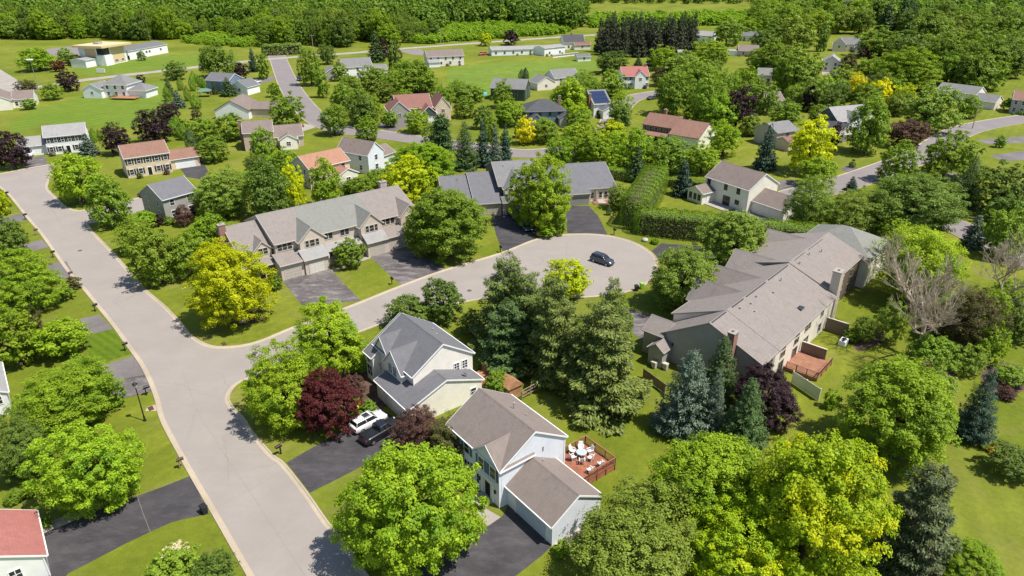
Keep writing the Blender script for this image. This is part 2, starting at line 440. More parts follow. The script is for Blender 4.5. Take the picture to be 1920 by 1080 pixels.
# garden beds and paving
sheet('garden_bed', gp([(640, 690), (700, 680), (745, 742), (720, 765), (655, 800), (640, 770)]), 0.006, M_mulch)
sheet('garden_bed', gp([(75, 985), (165, 950), (180, 958), (80, 1002)]), 0.006, M_dirt)
sheet('garden_bed', gp([(1035, 1015), (1125, 965), (1140, 972), (1052, 1032)]), 0.006, M_dirt)
sheet('path', gp([(893, 958), (905, 950), (948, 975), (938, 990), (912, 985)]), 0.008, M_conc)
sheet('path', gp([(277, 762), (297, 757), (300, 770), (272, 771)]), 0.012, M_kerb)
sheet('path', gp([(615, 507), (690, 480), (695, 484), (622, 510)]), 0.008, M_conc)

# sealed seams along the main street
for off, i0, i1 in ((4.4, 66, 106),):
    L_, _r = ribbon(Lw, off, -off); strip('road_seam', L_[i0:i1], .022, .0165, flat('bitumen_seam', (.23, .20, .18), .85))

strip('driveway_seam', [tuple(G(257, 929)[:2]), tuple(G(268, 962)[:2]), tuple(G(282, 998)[:2])], .03, .020, flat('joint_sealant', (.16, .14, .12), .8))
M_iron = flat('cast_iron', (.09, .08, .075), .7)
for px, lab in (((478, 662), 'round iron manhole cover at the street junction'), ((880, 545), 'round iron manhole cover in the side street before the turning circle'), ((150, 470), 'round iron manhole cover in the upper main street')):
    m = MB(); m.lathe([(.42, .0), (.42, .028), (.36, .030), (.34, .024), (.01, .026)], 20); o = m.build('manhole_cover', M_iron, None, G(*px)); tag(o, lab, 'manhole cover')
# resurfaced patches in the road
for q_ in ([(900, 520), (960, 500), (972, 508), (912, 530)],):
    sheet('road_patch', gp(q_), .0145, asphalt('patch_asphalt', (.265, .235, .22), 0, .08) if 'patch_asphalt' not in MATS else MATS['patch_asphalt'])

rc_ = random.Random(5); M_crack = flat('sealed_crack', (.20, .175, .155), .85)
for (ax, ay), (bx, by) in (((560, 660), (610, 735)), ((505, 690), (560, 670)), ((415, 700), (470, 790)), ((470, 880), (560, 860)), ((330, 720), (400, 745)), ((170, 470), (240, 480)), ((700, 580), (720, 610)), ((1010, 480), (1060, 530)), ((1130, 520), (1190, 500)), ((420, 820), (430, 900)), ((90, 380), (120, 430))):
    a, b = G(ax, ay), G(bx, by); n_ = 14; pts_ = []
    for i in range(n_ + 1):
        p = a + (b - a) * i / n_; pts_.append((p.x + rc_.uniform(-.28, .28), p.y + rc_.uniform(-.28, .28)))
    strip('road_crack', pts_, .02, .0165, M_crack)
sheet('garden_bed', gp([(1835, 690), (1880, 678), (1925, 690), (1925, 730), (1880, 750), (1845, 730)]), .006, M_mulch)
sheet('garden_bed', gp([(1850, 845), (1890, 828), (1930, 850), (1930, 905), (1890, 880)]), .006, M_mulch)
sheet('garden_bed', gp([(1590, 640), (1650, 612), (1665, 640), (1610, 660)]), .006, M_mulch)
sheet('garden_bed', gp([(1690, 690), (1750, 672), (1800, 700), (1740, 730)]), .006, M_mulch)
sheet('garden_bed', gp([(410, 602), (455, 612), (500, 600), (490, 575), (430, 570)]), .006, M_mulch)
# ------------------------------------------------------------------ vegetation prototypes
rg = np.random.default_rng(11)
def unit(a): return a / np.maximum(np.linalg.norm(a, axis=1, keepdims=True), 1e-9)
def leaf_mesh(name, c, nrm, tdir, ln, wd, fold=0.25):
    """one folded diamond per leaf spray: centres, normals, long axis, length, width"""
    n = len(c)
    t = unit(tdir - nrm * np.sum(tdir * nrm, axis=1, keepdims=True)); b = np.cross(nrm, t)
    ln = np.asarray(ln).reshape(-1, 1) * np.ones((n, 1)); wd = np.asarray(wd).reshape(-1, 1) * np.ones((n, 1))
    V = np.empty((n, 4, 3))
    V[:, 0] = c - t * ln * .5; V[:, 2] = c + t * ln * .5
    V[:, 1] = c + b * wd * .5 + nrm * wd * fold; V[:, 3] = c - b * wd * .5 + nrm * wd * fold
    me = bpy.data.meshes.new(name)
    me.vertices.add(n * 4); me.vertices.foreach_set('co', V.reshape(-1).astype(np.float32))
    me.loops.add(n * 4); me.loops.foreach_set('vertex_index', np.arange(n * 4, dtype=np.int32))
    me.polygons.add(n); me.polygons.foreach_set('loop_start', np.arange(0, n * 4, 4, dtype=np.int32))
    me.update(calc_edges=True)
    me.materials.append(None)
    return me
def fib(n):
    i = np.arange(n) + .5
    z = 1 - 2 * i / n; ph = i * 2.399963
    r = np.sqrt(1 - z * z)
    return np.stack([r * np.cos(ph), r * np.sin(ph), z], 1)
def crown(name, clumps, per, leaf, lump=0.2, rc=(.15, .27), low=-.8, dense=1.0, tall=0.0, droop=0.0, inner=0.25):
    D = fib(int(clumps * 1.15)); D = unit(D + rg.normal(0, .12, D.shape)); D = D[D[:, 2] > low]
    L = unit(rg.normal(size=(9, 3))); A = rg.uniform(-.9, 1, 9) * lump
    def env(d):
        return np.clip(.86 + (np.maximum(d @ L.T, 0) ** 3) @ A, .5, 1.12)
    rr = env(D) * rg.uniform(.64, 1.0, len(D))
    ins = rg.random(len(D)) < inner; rr[ins] *= rg.uniform(.45, .8, ins.sum())
    C = D * rr[:, None]
    if tall: # narrower towards the top
        k = 1 - tall * np.clip((C[:, 2] + .4) / 1.4, 0, 1); C[:, :2] *= k[:, None]
    RC = rg.uniform(*rc, len(C))
    ci = np.repeat(np.arange(len(C)), per)
    d = unit(rg.normal(size=(len(ci), 3)))
    d[:, 2] = np.where(rg.random(len(ci)) < .55, np.abs(d[:, 2]), d[:, 2])
    p = C[ci] + d * (RC[ci] * rg.random(len(ci)) ** .45)[:, None] * np.array([1, 1, .72])
    if droop: p[:, 2] -= droop * np.clip(np.hypot(p[:, 0], p[:, 1]) - .3, 0, 1) * rg.random(len(ci))
    q = np.percentile(np.abs(p[:, :2]), 99.2); p[:, :2] /= q
    z0, z1 = np.percentile(p[:, 2], (1, 99.3)); p[:, 2] = (p[:, 2] - z0) / (z1 - z0) * 1.96 - .98
    out = unit(p + np.array([0, 0, .25]))
    nr = unit(.45 * d + .55 * out + np.array([0, 0, .5]) + rg.normal(0, .42, p.shape))
    td = unit(d + rg.normal(0, .5, p.shape) - np.array([0, 0, .3 + 2 * droop]))
    s = np.clip(rg.lognormal(0, .32, len(p)), .5, 2.0) * leaf
    return leaf_mesh(name, p, nr, td, s * 1.35, s * .9)
ASP = 2.5
def spruce(name, levels, leaf, dens=1.0, droop=.10, ragged=.12, shape=.85, nbr=(6, 13), wide=.24, L0=0.0):
    P, Nn, T, Ls = [], [], [], []
    for i in range(levels):
        z = .03 + .95 * (i / levels) ** 1.02
        Rz = (1 - z) ** shape * .95 + .02
        nb = max(4, int(nbr[0] + nbr[1] * (1 - z)))
        ph0 = rg.uniform(0, 6.28)
        for k in range(nb):
            ph = ph0 + 6.283 * k / nb + rg.normal(0, .13); r = Rz * rg.uniform(1 - ragged * 1.6, 1 + ragged) * (1 + L0 * math.sin(2 * ph + 1) + .6 * L0 * math.sin(3 * ph + 7 * z))
            zz = z + rg.normal(0, .35 / levels)
            n = max(5, int((8 + 46 * r) * dens))
            t = rg.uniform(.15, 1, n) ** .75
            rad = np.array([math.cos(ph), math.sin(ph), 0]); side = np.array([-math.sin(ph), math.cos(ph), 0])
            lat = rg.uniform(-1, 1, n) * (.04 + wide * r) * np.clip(1.3 - t, .25, 1)
            zc = zz - droop * r * t + .09 * r * t ** 3 + rg.normal(0, .012, n)
            P.append(rad * (t * r)[:, None] + side * lat[:, None] + np.array([0, 0, 1]) * zc[:, None])
            Nn.append(unit(np.array([0, 0, 1.]) + rad * .35 + rg.normal(0, .34, (n, 3))))
            T.append(unit(rad + side * (np.sign(lat) * .7)[:, None] + rg.normal(0, .25, (n, 3)) - np.array([0, 0, .15])))
            Ls.append(rg.uniform(.75, 1.3, n) * leaf * (.65 + .6 * r))
    P = np.concatenate(P); Nn = np.concatenate(Nn); T = np.concatenate(T); Ls = np.concatenate(Ls)
    P[:, 2] *= ASP
    return leaf_mesh(name, P, Nn, T, Ls * 1.9, Ls * .75, .15)
def pine(name, clumps, per, leaf):
    """irregular pine: flat plates of needles carried on uneven limbs, broad below"""
    P, Nn, T, Ls = [], [], [], []; L0 = rg.uniform(0, 6.28)
    for i in range(clumps):
        z = rg.uniform(.08, .98); ph = rg.uniform(0, 6.28); r = ((1 - z) ** .6 + .05) * rg.uniform(.4, 1.0) * (1 + .22 * math.sin(2 * ph + L0) + .16 * math.sin(5 * ph + 9 * z + L0))
        c = np.array([r * math.cos(ph), r * math.sin(ph), z - .05 * r])
        n = int(per * rg.uniform(.7, 1.3))
        d = rg.normal(size=(n, 3)) * np.array([.125, .125, .013])
        P.append(c + d); o = np.array([math.cos(ph), math.sin(ph), .1])
        Nn.append(unit(np.array([0, 0, .9]) + rg.normal(0, .5, (n, 3)) + o * .3)); T.append(unit(d * np.array([1, 1, 3]) + o * .1 + rg.normal(0, .05, (n, 3))))
        Ls.append(rg.uniform(.7, 1.3, n) * leaf)
    P = np.concatenate(P); Nn = np.concatenate(Nn); T = np.concatenate(T); Ls = np.concatenate(Ls)
    P[:, 2] *= ASP
    return leaf_mesh(name, P, Nn, T, Ls * 1.8, Ls * .7, .15)
def column(name, n, leaf, point=.5):
    z = rg.uniform(-1, 1, n); ph = rg.uniform(0, 6.28, n)
    prof = np.where(z < 0, np.sqrt(np.clip(1 - (z * .75) ** 2, 0, 1)), (1 - z ** 1.6) * (1 - .15 * z) + .03)
    bul = 1 + .10 * np.sin(ph * 5 + z * 7) + .07 * np.sin(ph * 9 - z * 11)
    r = prof * bul * rg.uniform(.80, 1.0, n)
    p = np.stack([r * np.cos(ph), r * np.sin(ph), z * ASP], 1)
    o = np.stack([np.cos(ph), np.sin(ph), .5 + 0 * z], 1)
    nr = unit(o + rg.normal(0, .38, p.shape)); s = rg.uniform(.7, 1.3, n) * leaf
    return leaf_mesh(name, p, nr, unit(np.array([0, 0, 1.]) + o * .5 + rg.normal(0, .3, p.shape)), s * np.array(1.3), s * .9)

PR = {}
PR['D3'] = [crown('crown_mesh', 560, 115, .026, lump=.26, rc=(.055, .14), inner=.2) for _ in range(5)]
PR['D2'] = [crown('crown_mesh', 190, 44, .058, lump=.28, rc=(.09, .18)) for _ in range(6)]
PR['D1'] = [crown('crown_mesh', 70, 26, .125, lump=.28, rc=(.13, .24)) for _ in range(5)]
PR['F3'] = [crown('crown_mesh', 520, 95, .024, lump=.3, rc=(.06, .15), inner=.3, droop=.1) for _ in range(3)]
PR['F2'] = [crown('crown_mesh', 170, 46, .052, lump=.34, rc=(.08, .18), inner=.3, droop=.12) for _ in range(4)]
PR['B2'] = [crown('crown_mesh', 160, 40, .085, lump=.05, rc=(.08, .13), low=-.75, inner=0) for _ in range(2)]
PR['W2'] = [crown('crown_mesh', 150, 60, .06, lump=.2, rc=(.11, .2), inner=.2, droop=.55) for _ in range(2)]
PR['S3'] = [spruce('crown_mesh', 26, .036, 1.9, shape=.7, ragged=.2) for _ in range(4)]
PR['S2'] = [spruce('crown_mesh', 16, .085, .7, shape=.72, ragged=.18) for _ in range(4)]
PR['P3'] = [spruce('crown_mesh', 18, .036, 6.0, .12, .25, .48, (5, 6), .44, .14) for _ in range(4)]
PR['P2'] = [pine('crown_mesh', 150, 50, .085) for _ in range(2)]
PR['C2'] = [column('crown_mesh', 3200, .12) for _ in range(3)]

LM = {}
LM['lime'] = leaf_mat('lime', (0.165, 0.300, 0.014), (0.370, 0.520, 0.026), (0.115, 0.250, 0.018), .55, trans=.38)
LM['green'] = leaf_mat('green', (0.115, 0.215, 0.016), (0.265, 0.395, 0.040), (0.20, 0.31, 0.030), .5, trans=.36)
LM['fresh'] = leaf_mat('fresh_green', (0.140, 0.265, 0.014), (0.310, 0.460, 0.030), (0.10, 0.22, 0.020), .5, trans=.38)
LM['deep'] = leaf_mat('deep_green', (0.070, 0.138, 0.018), (0.180, 0.270, 0.044), (0.13, 0.20, 0.03), .4)
LM['olive'] = leaf_mat('olive_green', (0.110, 0.190, 0.020), (0.265, 0.375, 0.055))
LM['yellow'] = leaf_mat('yellow', (0.34, 0.44, 0.006), (0.56, 0.66, 0.012), (0.18, 0.35, 0.012), 0.5, trans=.38)
LM['patched'] = leaf_mat('yellow_patched', (0.165, 0.295, 0.008), (0.350, 0.490, 0.016), (0.60, 0.64, 0.010), 0.75, trans=.38)
LM['gold'] = leaf_mat('gold', (0.50, 0.52, 0.006), (0.78, 0.77, 0.012))
LM['purple'] = leaf_mat('purple', (0.022, 0.011, 0.014), (0.065, 0.030, 0.036), trans=.18)
LM['red'] = leaf_mat('red', (0.060, 0.013, 0.011), (0.165, 0.044, 0.033), trans=.22)
LM['bronze'] = leaf_mat('bronze', (0.075, 0.036, 0.030), (0.18, 0.100, 0.068), trans=.25)
LM['bronzegreen'] = leaf_mat('bronze_green', (0.075, 0.075, 0.022), (0.185, 0.175, 0.055), trans=.25)
LM['spruce'] = leaf_mat('spruce', (0.044, 0.090, 0.024), (0.130, 0.205, 0.058), trans=.12)
LM['blue'] = leaf_mat('blue_spruce', (0.070, 0.118, 0.070), (0.215, 0.285, 0.190), trans=.10)
LM['bluedark'] = leaf_mat('dark_blue_spruce', (0.030, 0.066, 0.040), (0.085, 0.145, 0.095), trans=.10)
LM['pine'] = leaf_mat('pine', (0.082, 0.125, 0.022), (0.255, 0.315, 0.070), trans=.15)
LM['darkpine'] = leaf_mat('dark_pine', (0.030, 0.044, 0.022), (0.095, 0.110, 0.055), trans=.10)
LM['shaggy'] = leaf_mat('shaggy_pine', (0.045, 0.065, 0.024), (0.150, 0.180, 0.070), (0.17, 0.14, 0.07), .3, trans=.10)
LM['thuja'] = leaf_mat('thuja', (0.120, 0.240, 0.014), (0.250, 0.395, 0.034), trans=.25)
LM['wood'] = leaf_mat('woodland', (0.090, 0.180, 0.018), (0.220, 0.335, 0.038), (0.17, 0.27, 0.03), .5)
LM['blossom'] = leaf_mat('blossom', (0.55, 0.5, 0.35), (0.7, 0.65, 0.5))
LM['tangerine'] = leaf_mat('orange_flower', (0.6, 0.35, 0.02), (0.8, 0.6, 0.04))
M_bark = flat('bark', (0.075, 0.055, 0.042), 0.95, var=0.4)
M_barkpale = flat('pale_bark', (0.38, 0.31, 0.23), 0.9, var=0.25)

def trunk_proto(seed, limbs=6, straight=False):
    r_ = random.Random(seed); mb = MB()
    prof = [(0.13, 0), (0.085, .05), (0.07, .3), (0.055, .6), (.03, .85), (.008, 1.0)] if not straight else [(0.10, 0), (.07, .04), (.05, .5), (.008, .95)]
    mb.lathe(prof, 8)
    for k in range(limbs):
        z0 = r_.uniform(.3, .6); ph = 6.283 * k / limbs + r_.uniform(-.3, .3); L = r_.uniform(.38, .55)
        a = Vector((0, 0, z0)); b = Vector((math.cos(ph) * L * .5, math.sin(ph) * L * .5, z0 + .16)); c = Vector((math.cos(ph) * L, math.sin(ph) * L, z0 + .26))
        mb.tube(a, b, .04, .028, 6); mb.tube(b, c, .028, .008, 6)
    return mb.data('trunk_mesh', [M_bark])
TRUNK = [trunk_proto(i) for i in range(3)]; TRUNKS = [trunk_proto(9, 0, True)]
TREES = []
def set_leaf(o, kind):
    o.material_slots[0].link = 'OBJECT'; o.material_slots[0].material = LM[kind]
def spawn(name, shape, kind, X, Y, a, b, zc, label, cat, group, w, merge=False, trunk=True, lean=0.0):
    """crown is an ellipsoid (a, a, b) centred at zc, or for conifers a cone of radius a and height b from the ground"""
    lv = {'D': (34, 105), 'F': (0, 85), 'S': (0, 50), 'P': (0, 60)}.get(shape)
    if lv is None: key = shape + '2'
    else: key = shape + ('3' if w > lv[1] else '2' if (w > lv[0] or shape != 'D') else '1')
    me = rnd.choice(PR[key]); rz = rnd.uniform(0, 6.28); cone = shape in 'SP'
    if cat == 'bush' or not trunk:
        o = link(name, me, None, (X, Y, zc if not cone else 0.1), rz); o.scale = (a, a, b / (ASP if shape in 'SPC' else 1)); set_leaf(o, kind)
        tag(o, label, cat, group); return o
    t = thing(name, label, cat, (X, Y, 0), 0, group)
    c = link('crown', me, t, (0, 0, zc if not cone else 0.03 * b), rz); c.scale = (a * rnd.uniform(.96, 1.04), a * rnd.uniform(.96, 1.04), b / (ASP if shape in 'SPC' else 1)); set_leaf(c, kind)
    tr = link('trunk', TRUNKS[0] if cone else rnd.choice(TRUNK), t, (0, 0, 0), rz); rr = min(a, 5) if not cone else min(a, 4) * .8
    tr.scale = (rr if cone else a, rr if cone else a, b * .97 if cone else zc + .35 * b)
    return t
def place(shape, cx, cy, w, h, kind):
    """size and stand a plant from its outline in the photo"""
    if shape in 'SP':
        bot = cy + h / 2; a = 1.0
        for _ in range(6):
            p = G(cx, bot); d = PJ(p.x, p.y + a, 0)[2]; a = w / 2 / (CF / d)
        X, Y = p.x * (1 + a / max(p.y, 1)), p.y + a * .75
        lo, hi = .5, 45
        for _ in range(40):
            m = (lo + hi) / 2
            if PJ(X, Y, m)[1] > cy - h / 2: lo = m
            else: hi = m
        # slide so the middle of the trunk sits over the outline's centre
        mx = PJ(X, Y, lo * .4)[0]; X += (cx - mx) / CF * PJ(X, Y, lo * .4)[2]
        return X, Y, a, lo, 0
    zc = 4.0
    for _ in range(8):
        p = G(cx, cy, zc); d = PJ(p.x, p.y, zc)[2]; ppm = CF / d
        dep = CP + math.atan((cy - 540) / CF); a = w / 2 / ppm * .97; V = h / 2 / ppm * .93
        q = max(0.0, V * V - (a * math.sin(dep)) ** 2)
        b = min(max(math.sqrt(q) / math.cos(dep), .55 * a), 2.4 * a if shape != 'C' else 8 * a)
        zc = b * (1.0 if shape in 'BC' else .98) + (0.0 if shape in 'BC' else min(.16 * a + .2, 1.3) if a > 1.3 else 0)
    return p.x, p.y, a, b, zc
SHAPES = {'D': 'tree', 'F': 'tree', 'W': 'willow_tree', 'S': 'spruce_tree', 'P': 'pine_tree', 'C': 'arborvitae', 'B': 'bush'}
def T(shape, kind, cx, cy, w, h, label, name=None, group=None, cat=None):
    X, Y, a, b, zc = place(shape, cx, cy, w, h, kind)
    nm = name or SHAPES[shape]; small = shape in 'BC' or (shape in 'DF' and b + zc < 3.2)
    cat = cat or ('bush' if small else 'tree')
    if small and nm == 'tree': nm = 'bush'
    TREES.append((X, Y, a))
    return spawn(nm, shape, kind, X, Y, a, b, zc, label, cat, group, w, trunk=not small)
# ------------------------------------------------------------------ house builder
WHITE = flat('white_trim', (0.80, 0.79, 0.77), 0.5)
TRIMS = {'white': WHITE, 'taupe': flat('taupe_trim', (0.33, 0.29, 0.25), 0.6), 'beige': flat('beige_trim', (0.55, 0.49, 0.41), 0.5), 'dark': flat('dark_trim', (0.06, 0.06, 0.065), 0.5),
         'brown': flat('brown_trim', (0.12, 0.07, 0.05), 0.6), 'grey': flat('grey_trim', (0.33, 0.32, 0.31), 0.5)}
SID = {'white': siding('white', (0.83, 0.82, 0.80)), 'blue': siding('pale_blue', (0.74, 0.77, 0.82)), 'beige': siding('beige', (0.88, 0.82, 0.72)),
       'tan': siding('tan', (0.52, 0.42, 0.32)), 'grey': siding('grey', (0.36, 0.345, 0.31)), 'taupe': siding('taupe', (0.58, 0.49, 0.40)), 'cream': siding('cream', (0.80, 0.76, 0.64)),
       'dark': siding('dark_slate_and_shade', (0.07, 0.085, 0.095)), 'slate': siding('slate_blue', (0.16, 0.22, 0.29)), 'green': siding('dark_green', (0.035, 0.07, 0.05)), 'brown': siding('brown', (0.17, 0.12, 0.09)),
       'peach': siding('peach', (0.66, 0.53, 0.39)), 'stone': siding('stone_grey', (0.78, 0.70, 0.61))}
SH = {'taupe': shingle('taupe', (0.212, 0.174, 0.153), (0.195, 0.162, 0.143)), 'grey': shingle('grey', (0.150, 0.147, 0.155), (0.135, 0.132, 0.14)), 'dark': shingle('dark', (0.085, 0.087, 0.095)),
      'brown': shingle('brown', (0.21, 0.165, 0.145)), 'green': shingle('weathered_green', (0.205, 0.207, 0.185), (0.195, 0.185, 0.167)), 'red': shingle('red', (0.24, 0.118, 0.095), (0.21, 0.105, 0.085)),
      'orange': shingle('orange', (0.35, 0.185, 0.125), (0.31, 0.165, 0.11)), 'rust': shingle('rust', (0.25, 0.14, 0.105)), 'mid': shingle('mid_grey', (0.20, 0.195, 0.19)), 'light': shingle('light_grey', (0.29, 0.28, 0.27), (0.25, 0.24, 0.23)),
      'bright': shingle('bright_red', (0.34, 0.135, 0.115), (0.31, 0.12, 0.105)), 'townhouse': shingle('townhouse_taupe', (0.235, 0.204, 0.184), (0.215, 0.186, 0.168))}
M_glass, _nt, _bs = new_mat('window_glass')
_v = coords(_nt); _f = noise(_nt, _v, 1.1, 2)
_nt.links.new(mixc(_nt, _f, (0.012, 0.014, 0.017), (0.05, 0.055, 0.06)), _bs.inputs['Base Color'])
_bs.inputs['Roughness'].default_value = 0.1; _bs.inputs['Specular IOR Level'].default_value = 0.4
BRICK, _nt, _bs = new_mat('brick')
_b = N(_nt, 'ShaderNodeTexBrick'); _b.inputs['Scale'].default_value = 4.5
_b.inputs['Color1'].default_value = (0.30, 0.115, 0.075, 1); _b.inputs['Color2'].default_value = (0.21, 0.085, 0.06, 1); _b.inputs['Mortar'].default_value = (0.36, 0.31, 0.27, 1)
_nt.links.new(coords(_nt, None, (R(90), 0, R(0.3))), _b.inputs['Vector']); _nt.links.new(_b.outputs[0], _bs.inputs['Base Color']); _bs.inputs['Roughness'].default_value = .9
M_metal = flat('galvanised_metal', (0.45, 0.45, 0.45), 0.35, 0.8)
M_blackmetal = flat('black_metal', (0.02, 0.02, 0.022), 0.4, 0.3)
M_redwood = flat('red_stained_wood', (0.29, 0.11, 0.062), 0.7, var=0.25)
M_wood = flat('weathered_wood', (0.26, 0.19, 0.13), 0.85, var=0.3)
M_cedar = flat('cedar_wood', (0.40, 0.20, 0.10), 0.75, var=0.25)
M_plastic = flat('white_plastic', (0.75, 0.74, 0.72), 0.4)

_cache = {}
def win_mesh(w, h, nx, ny, fm):
    key = ('w', round(w, 2), round(h, 2), nx, ny, fm.name)
    if key in _cache: return _cache[key]
    f = MB(); t = .09
    for x0, x1, z0, z1 in ((-w / 2 - t, w / 2 + t, h / 2, h / 2 + t), (-w / 2 - t, w / 2 + t, -h / 2 - t, -h / 2), (-w / 2 - t, -w / 2, -h / 2, h / 2), (w / 2, w / 2 + t, -h / 2, h / 2)):
        f.box(x0, x1, -.07, .0, z0, z1)
    for i in range(1, nx): f.box(-w / 2 + w * i / nx - .035, -w / 2 + w * i / nx + .035, -.05, 0, -h / 2, h / 2)
    for i in range(1, ny): f.box(-w / 2, w / 2, -.042, 0, -h / 2 + h * i / ny - .025, -h / 2 + h * i / ny + .025)
    p = MB(); p.box(-w / 2, w / 2, -.022, .02, -h / 2, h / 2)
    _cache[key] = (f.data('window_mesh', [fm]), p.data('pane_mesh', [M_glass]))
    return _cache[key]
def door_mesh(w, h, col, garage=False, fm=WHITE):
    key = ('d', round(w, 2), round(h, 2), col.name, garage, fm.name)
    if key in _cache: return _cache[key]
    f = MB(); t = .14
    for x0, x1, z0, z1 in ((-w / 2 - t, w / 2 + t, h, h + t), (-w / 2 - t, -w / 2, 0, h), (w / 2, w / 2 + t, 0, h)): f.box(x0, x1, -.06, 0, z0, z1)
    d = MB(); d.box(-w / 2, w / 2, -.012, .02, 0, h)
    if garage:
        ny, nx = 4, max(4, int(w / .62))
        for j in range(ny):
            for i in range(nx):
                x0 = -w / 2 + w * (i + .12) / nx; x1 = -w / 2 + w * (i + .88) / nx
                z0 = h * (j + .16) / ny; z1 = h * (j + .84) / ny
                d.bevel_box(x0, x1, -.035, -.013, z0, z1, .008)
    else:
        for z0, z1 in ((.15, h * .42), (h * .5, h * .92)):
            for sx in (-1, 1): d.box(sx * w * .25 - w * .17, sx * w * .25 + w * .17, -.03, -.013, z0, z1)
    _cache[key] = (f.data('door_frame_mesh', [fm]), d.data('door_mesh', [col]))
    return _cache[key]
ROT = {'F': 0.0, 'R': R(90), 'B': R(180), 'L': R(-90)}
class House:
    def __init__(s, name, label, pos, ang, cat='house', group=None, trim='white'):
        s.root = thing(name, label, cat, (pos[0], pos[1], 0), ang, group)
        s.ang = ang; s.walls = {}; s.trim = trim; s.pos = Vector((pos[0], pos[1], 0))
    def wmb(s, wall): return s.walls.setdefault(wall, MB())
    def gable(s, u0, u1, v0, v1, eave, rise, axis='u', wall='beige', roof='grey', oh=.3, og=.16, z0=-.05, rm=None, base=None, ends=(1, 1), t=.14, trim=None, walls=True):
        """gabled block; axis = direction of the ridge; rm = ridge position across the slope"""
        a0, a1, b0, b1 = (u0, u1, v0, v1) if axis == 'u' else (v0, v1, u0, u1)
        P = (lambda a, b, z: (a, b, z)) if axis == 'u' else (lambda a, b, z: (b, a, z))
        bm = rm if rm is not None else (b0 + b1) / 2
        zr = eave + rise; z_b = base if base is not None else eave
        sl0 = rise / (bm - b0); sl1 = (zr - z_b) / (b1 - bm)
        W = s.wmb(wall)
        if walls:
            W.face([P(a0, b0, z0), P(a1, b0, z0), P(a1, b0, eave), P(a0, b0, eave)])
            W.face([P(a0, b1, z0), P(a1, b1, z0), P(a1, b1, z_b), P(a0, b1, z_b)])
            for a in (a0, a1): W.face([P(a, b0, z0), P(a, b1, z0), P(a, b1, z_b), P(a, bm, zr), P(a, b0, eave)])
        e0 = (b0 - oh, eave - oh * sl0); e1 = (b1 + oh, z_b - oh * sl1)
        r0 = a0 - (og if ends[0] else 0); r1 = a1 + (og if ends[1] else 0)
        M = MB()
        prof = [e0, (bm, zr), e1]
        rings = []
        for a in (r0, r1):
            rings.append([P(a, e0[0], e0[1]), P(a, bm, zr), P(a, e1[0], e1[1]), P(a, e1[0], e1[1] + t), P(a, bm, zr + t), P(a, e0[0], e0[1] + t)])
        M.loft(rings)
        # ridge cap
        M.loft([[P(a, bm - .16, zr + t - .16 * sl0 + .012), P(a, bm, zr + t + .035), P(a, bm + .16, zr + t - .16 * sl1 + .012)] for a in (r0 - .01, r1 + .01)], closed=False, cap=False)
        M.build('roof', SH[roof], s.root)
        # rake boards and gutters
        K = MB()
        for a, sg, on in ((r0, -1, ends[0]), (r1, 1, ends[1])):
            if not on: continue
            for (pb, pz), (qb, qz) in (((e0[0], e0[1]), (bm, zr)), ((bm, zr), (e1[0], e1[1]))):
                K.loft([[P(a + sg * .003, pb, pz - .06), P(a + sg * .05, pb, pz - .06), P(a + sg * .05, pb, pz + t + .01), P(a + sg * .003, pb, pz + t + .01)],
                        [P(a + sg * .003, qb, qz - .06), P(a + sg * .05, qb, qz - .06), P(a + sg * .05, qb, qz + t + .01), P(a + sg * .003, qb, qz + t + .01)]])
        for (eb, ez), sg in ((e0, -1), (e1, 1)):
            K.loft([[P(a, eb + sg * .003, ez + .0), P(a, eb + sg * .11, ez + .0), P(a, eb + sg * .11, ez + t - .01), P(a, eb + sg * .003, ez + t - .01)] for a in (r0, r1)])
        K.build('roof_trim', TRIMS[trim or s.trim], s.root)
    def hip(s, u0, u1, v0, v1, eave, rise, wall='beige', roof='grey', oh=.4, z0=-.05, t=.14, ridge=None):
        W = s.wmb(wall)
        c = [(u0, v0), (u1, v0), (u1, v1), (u0, v1)]
        for i in range(4):
            p, q = c[i], c[(i + 1) % 4]; W.face([(*p, z0), (*q, z0), (*q, eave), (*p, eave)])
        du, dv = u1 - u0, v1 - v0; k = min(du, dv) / 2 if ridge is None else ridge
        sl = rise / (min(du, dv) / 2); ze = eave - oh * sl
        if du >= dv: ra, rb = (u0 + k, (v0 + v1) / 2), (u1 - k, (v0 + v1) / 2)
        else: ra, rb = ((u0 + u1) / 2, v0 + k), ((u0 + u1) / 2, v1 - k)
        M = MB(); zr = eave + rise + t
        e = [(u0 - oh, v0 - oh), (u1 + oh, v0 - oh), (u1 + oh, v1 + oh), (u0 - oh, v1 + oh)]
        T_ = [(*p, ze + t) for p in e]; A = (*ra, zr); B = (*rb, zr)
        if du >= dv: fs = [[T_[0], T_[1], B, A], [T_[1], T_[2], B], [T_[2], T_[3], A, B], [T_[3], T_[0], A]]
        else: fs = [[T_[0], T_[1], A], [T_[1], T_[2], B, A], [T_[2], T_[3], B], [T_[3], T_[0], A, B]]
        for f in fs: M.face(f)
        for i in range(4):
            p, q = e[i], e[(i + 1) % 4]; M.face([(*p, ze), (*q, ze), (*q, ze + t), (*p, ze + t)])
        M.face([(*p, ze + .01) for p in e][::-1])
        M.build('roof', SH[roof], s.root)
        K = MB()
        for i in range(4):
            p, q = Vector(e[i]), Vector(e[(i + 1) % 4]); d = (q - p).normalized(); nn = Vector((d.y, -d.x))
            K.loft([[(*(x + nn * .004), ze - .05), (*(x + nn * .11), ze - .05), (*(x + nn * .11), ze + t - .012), (*(x + nn * .004), ze + t - .012)] for x in (p, q)])
        K.build('roof_trim', TRIMS[s.trim], s.root)
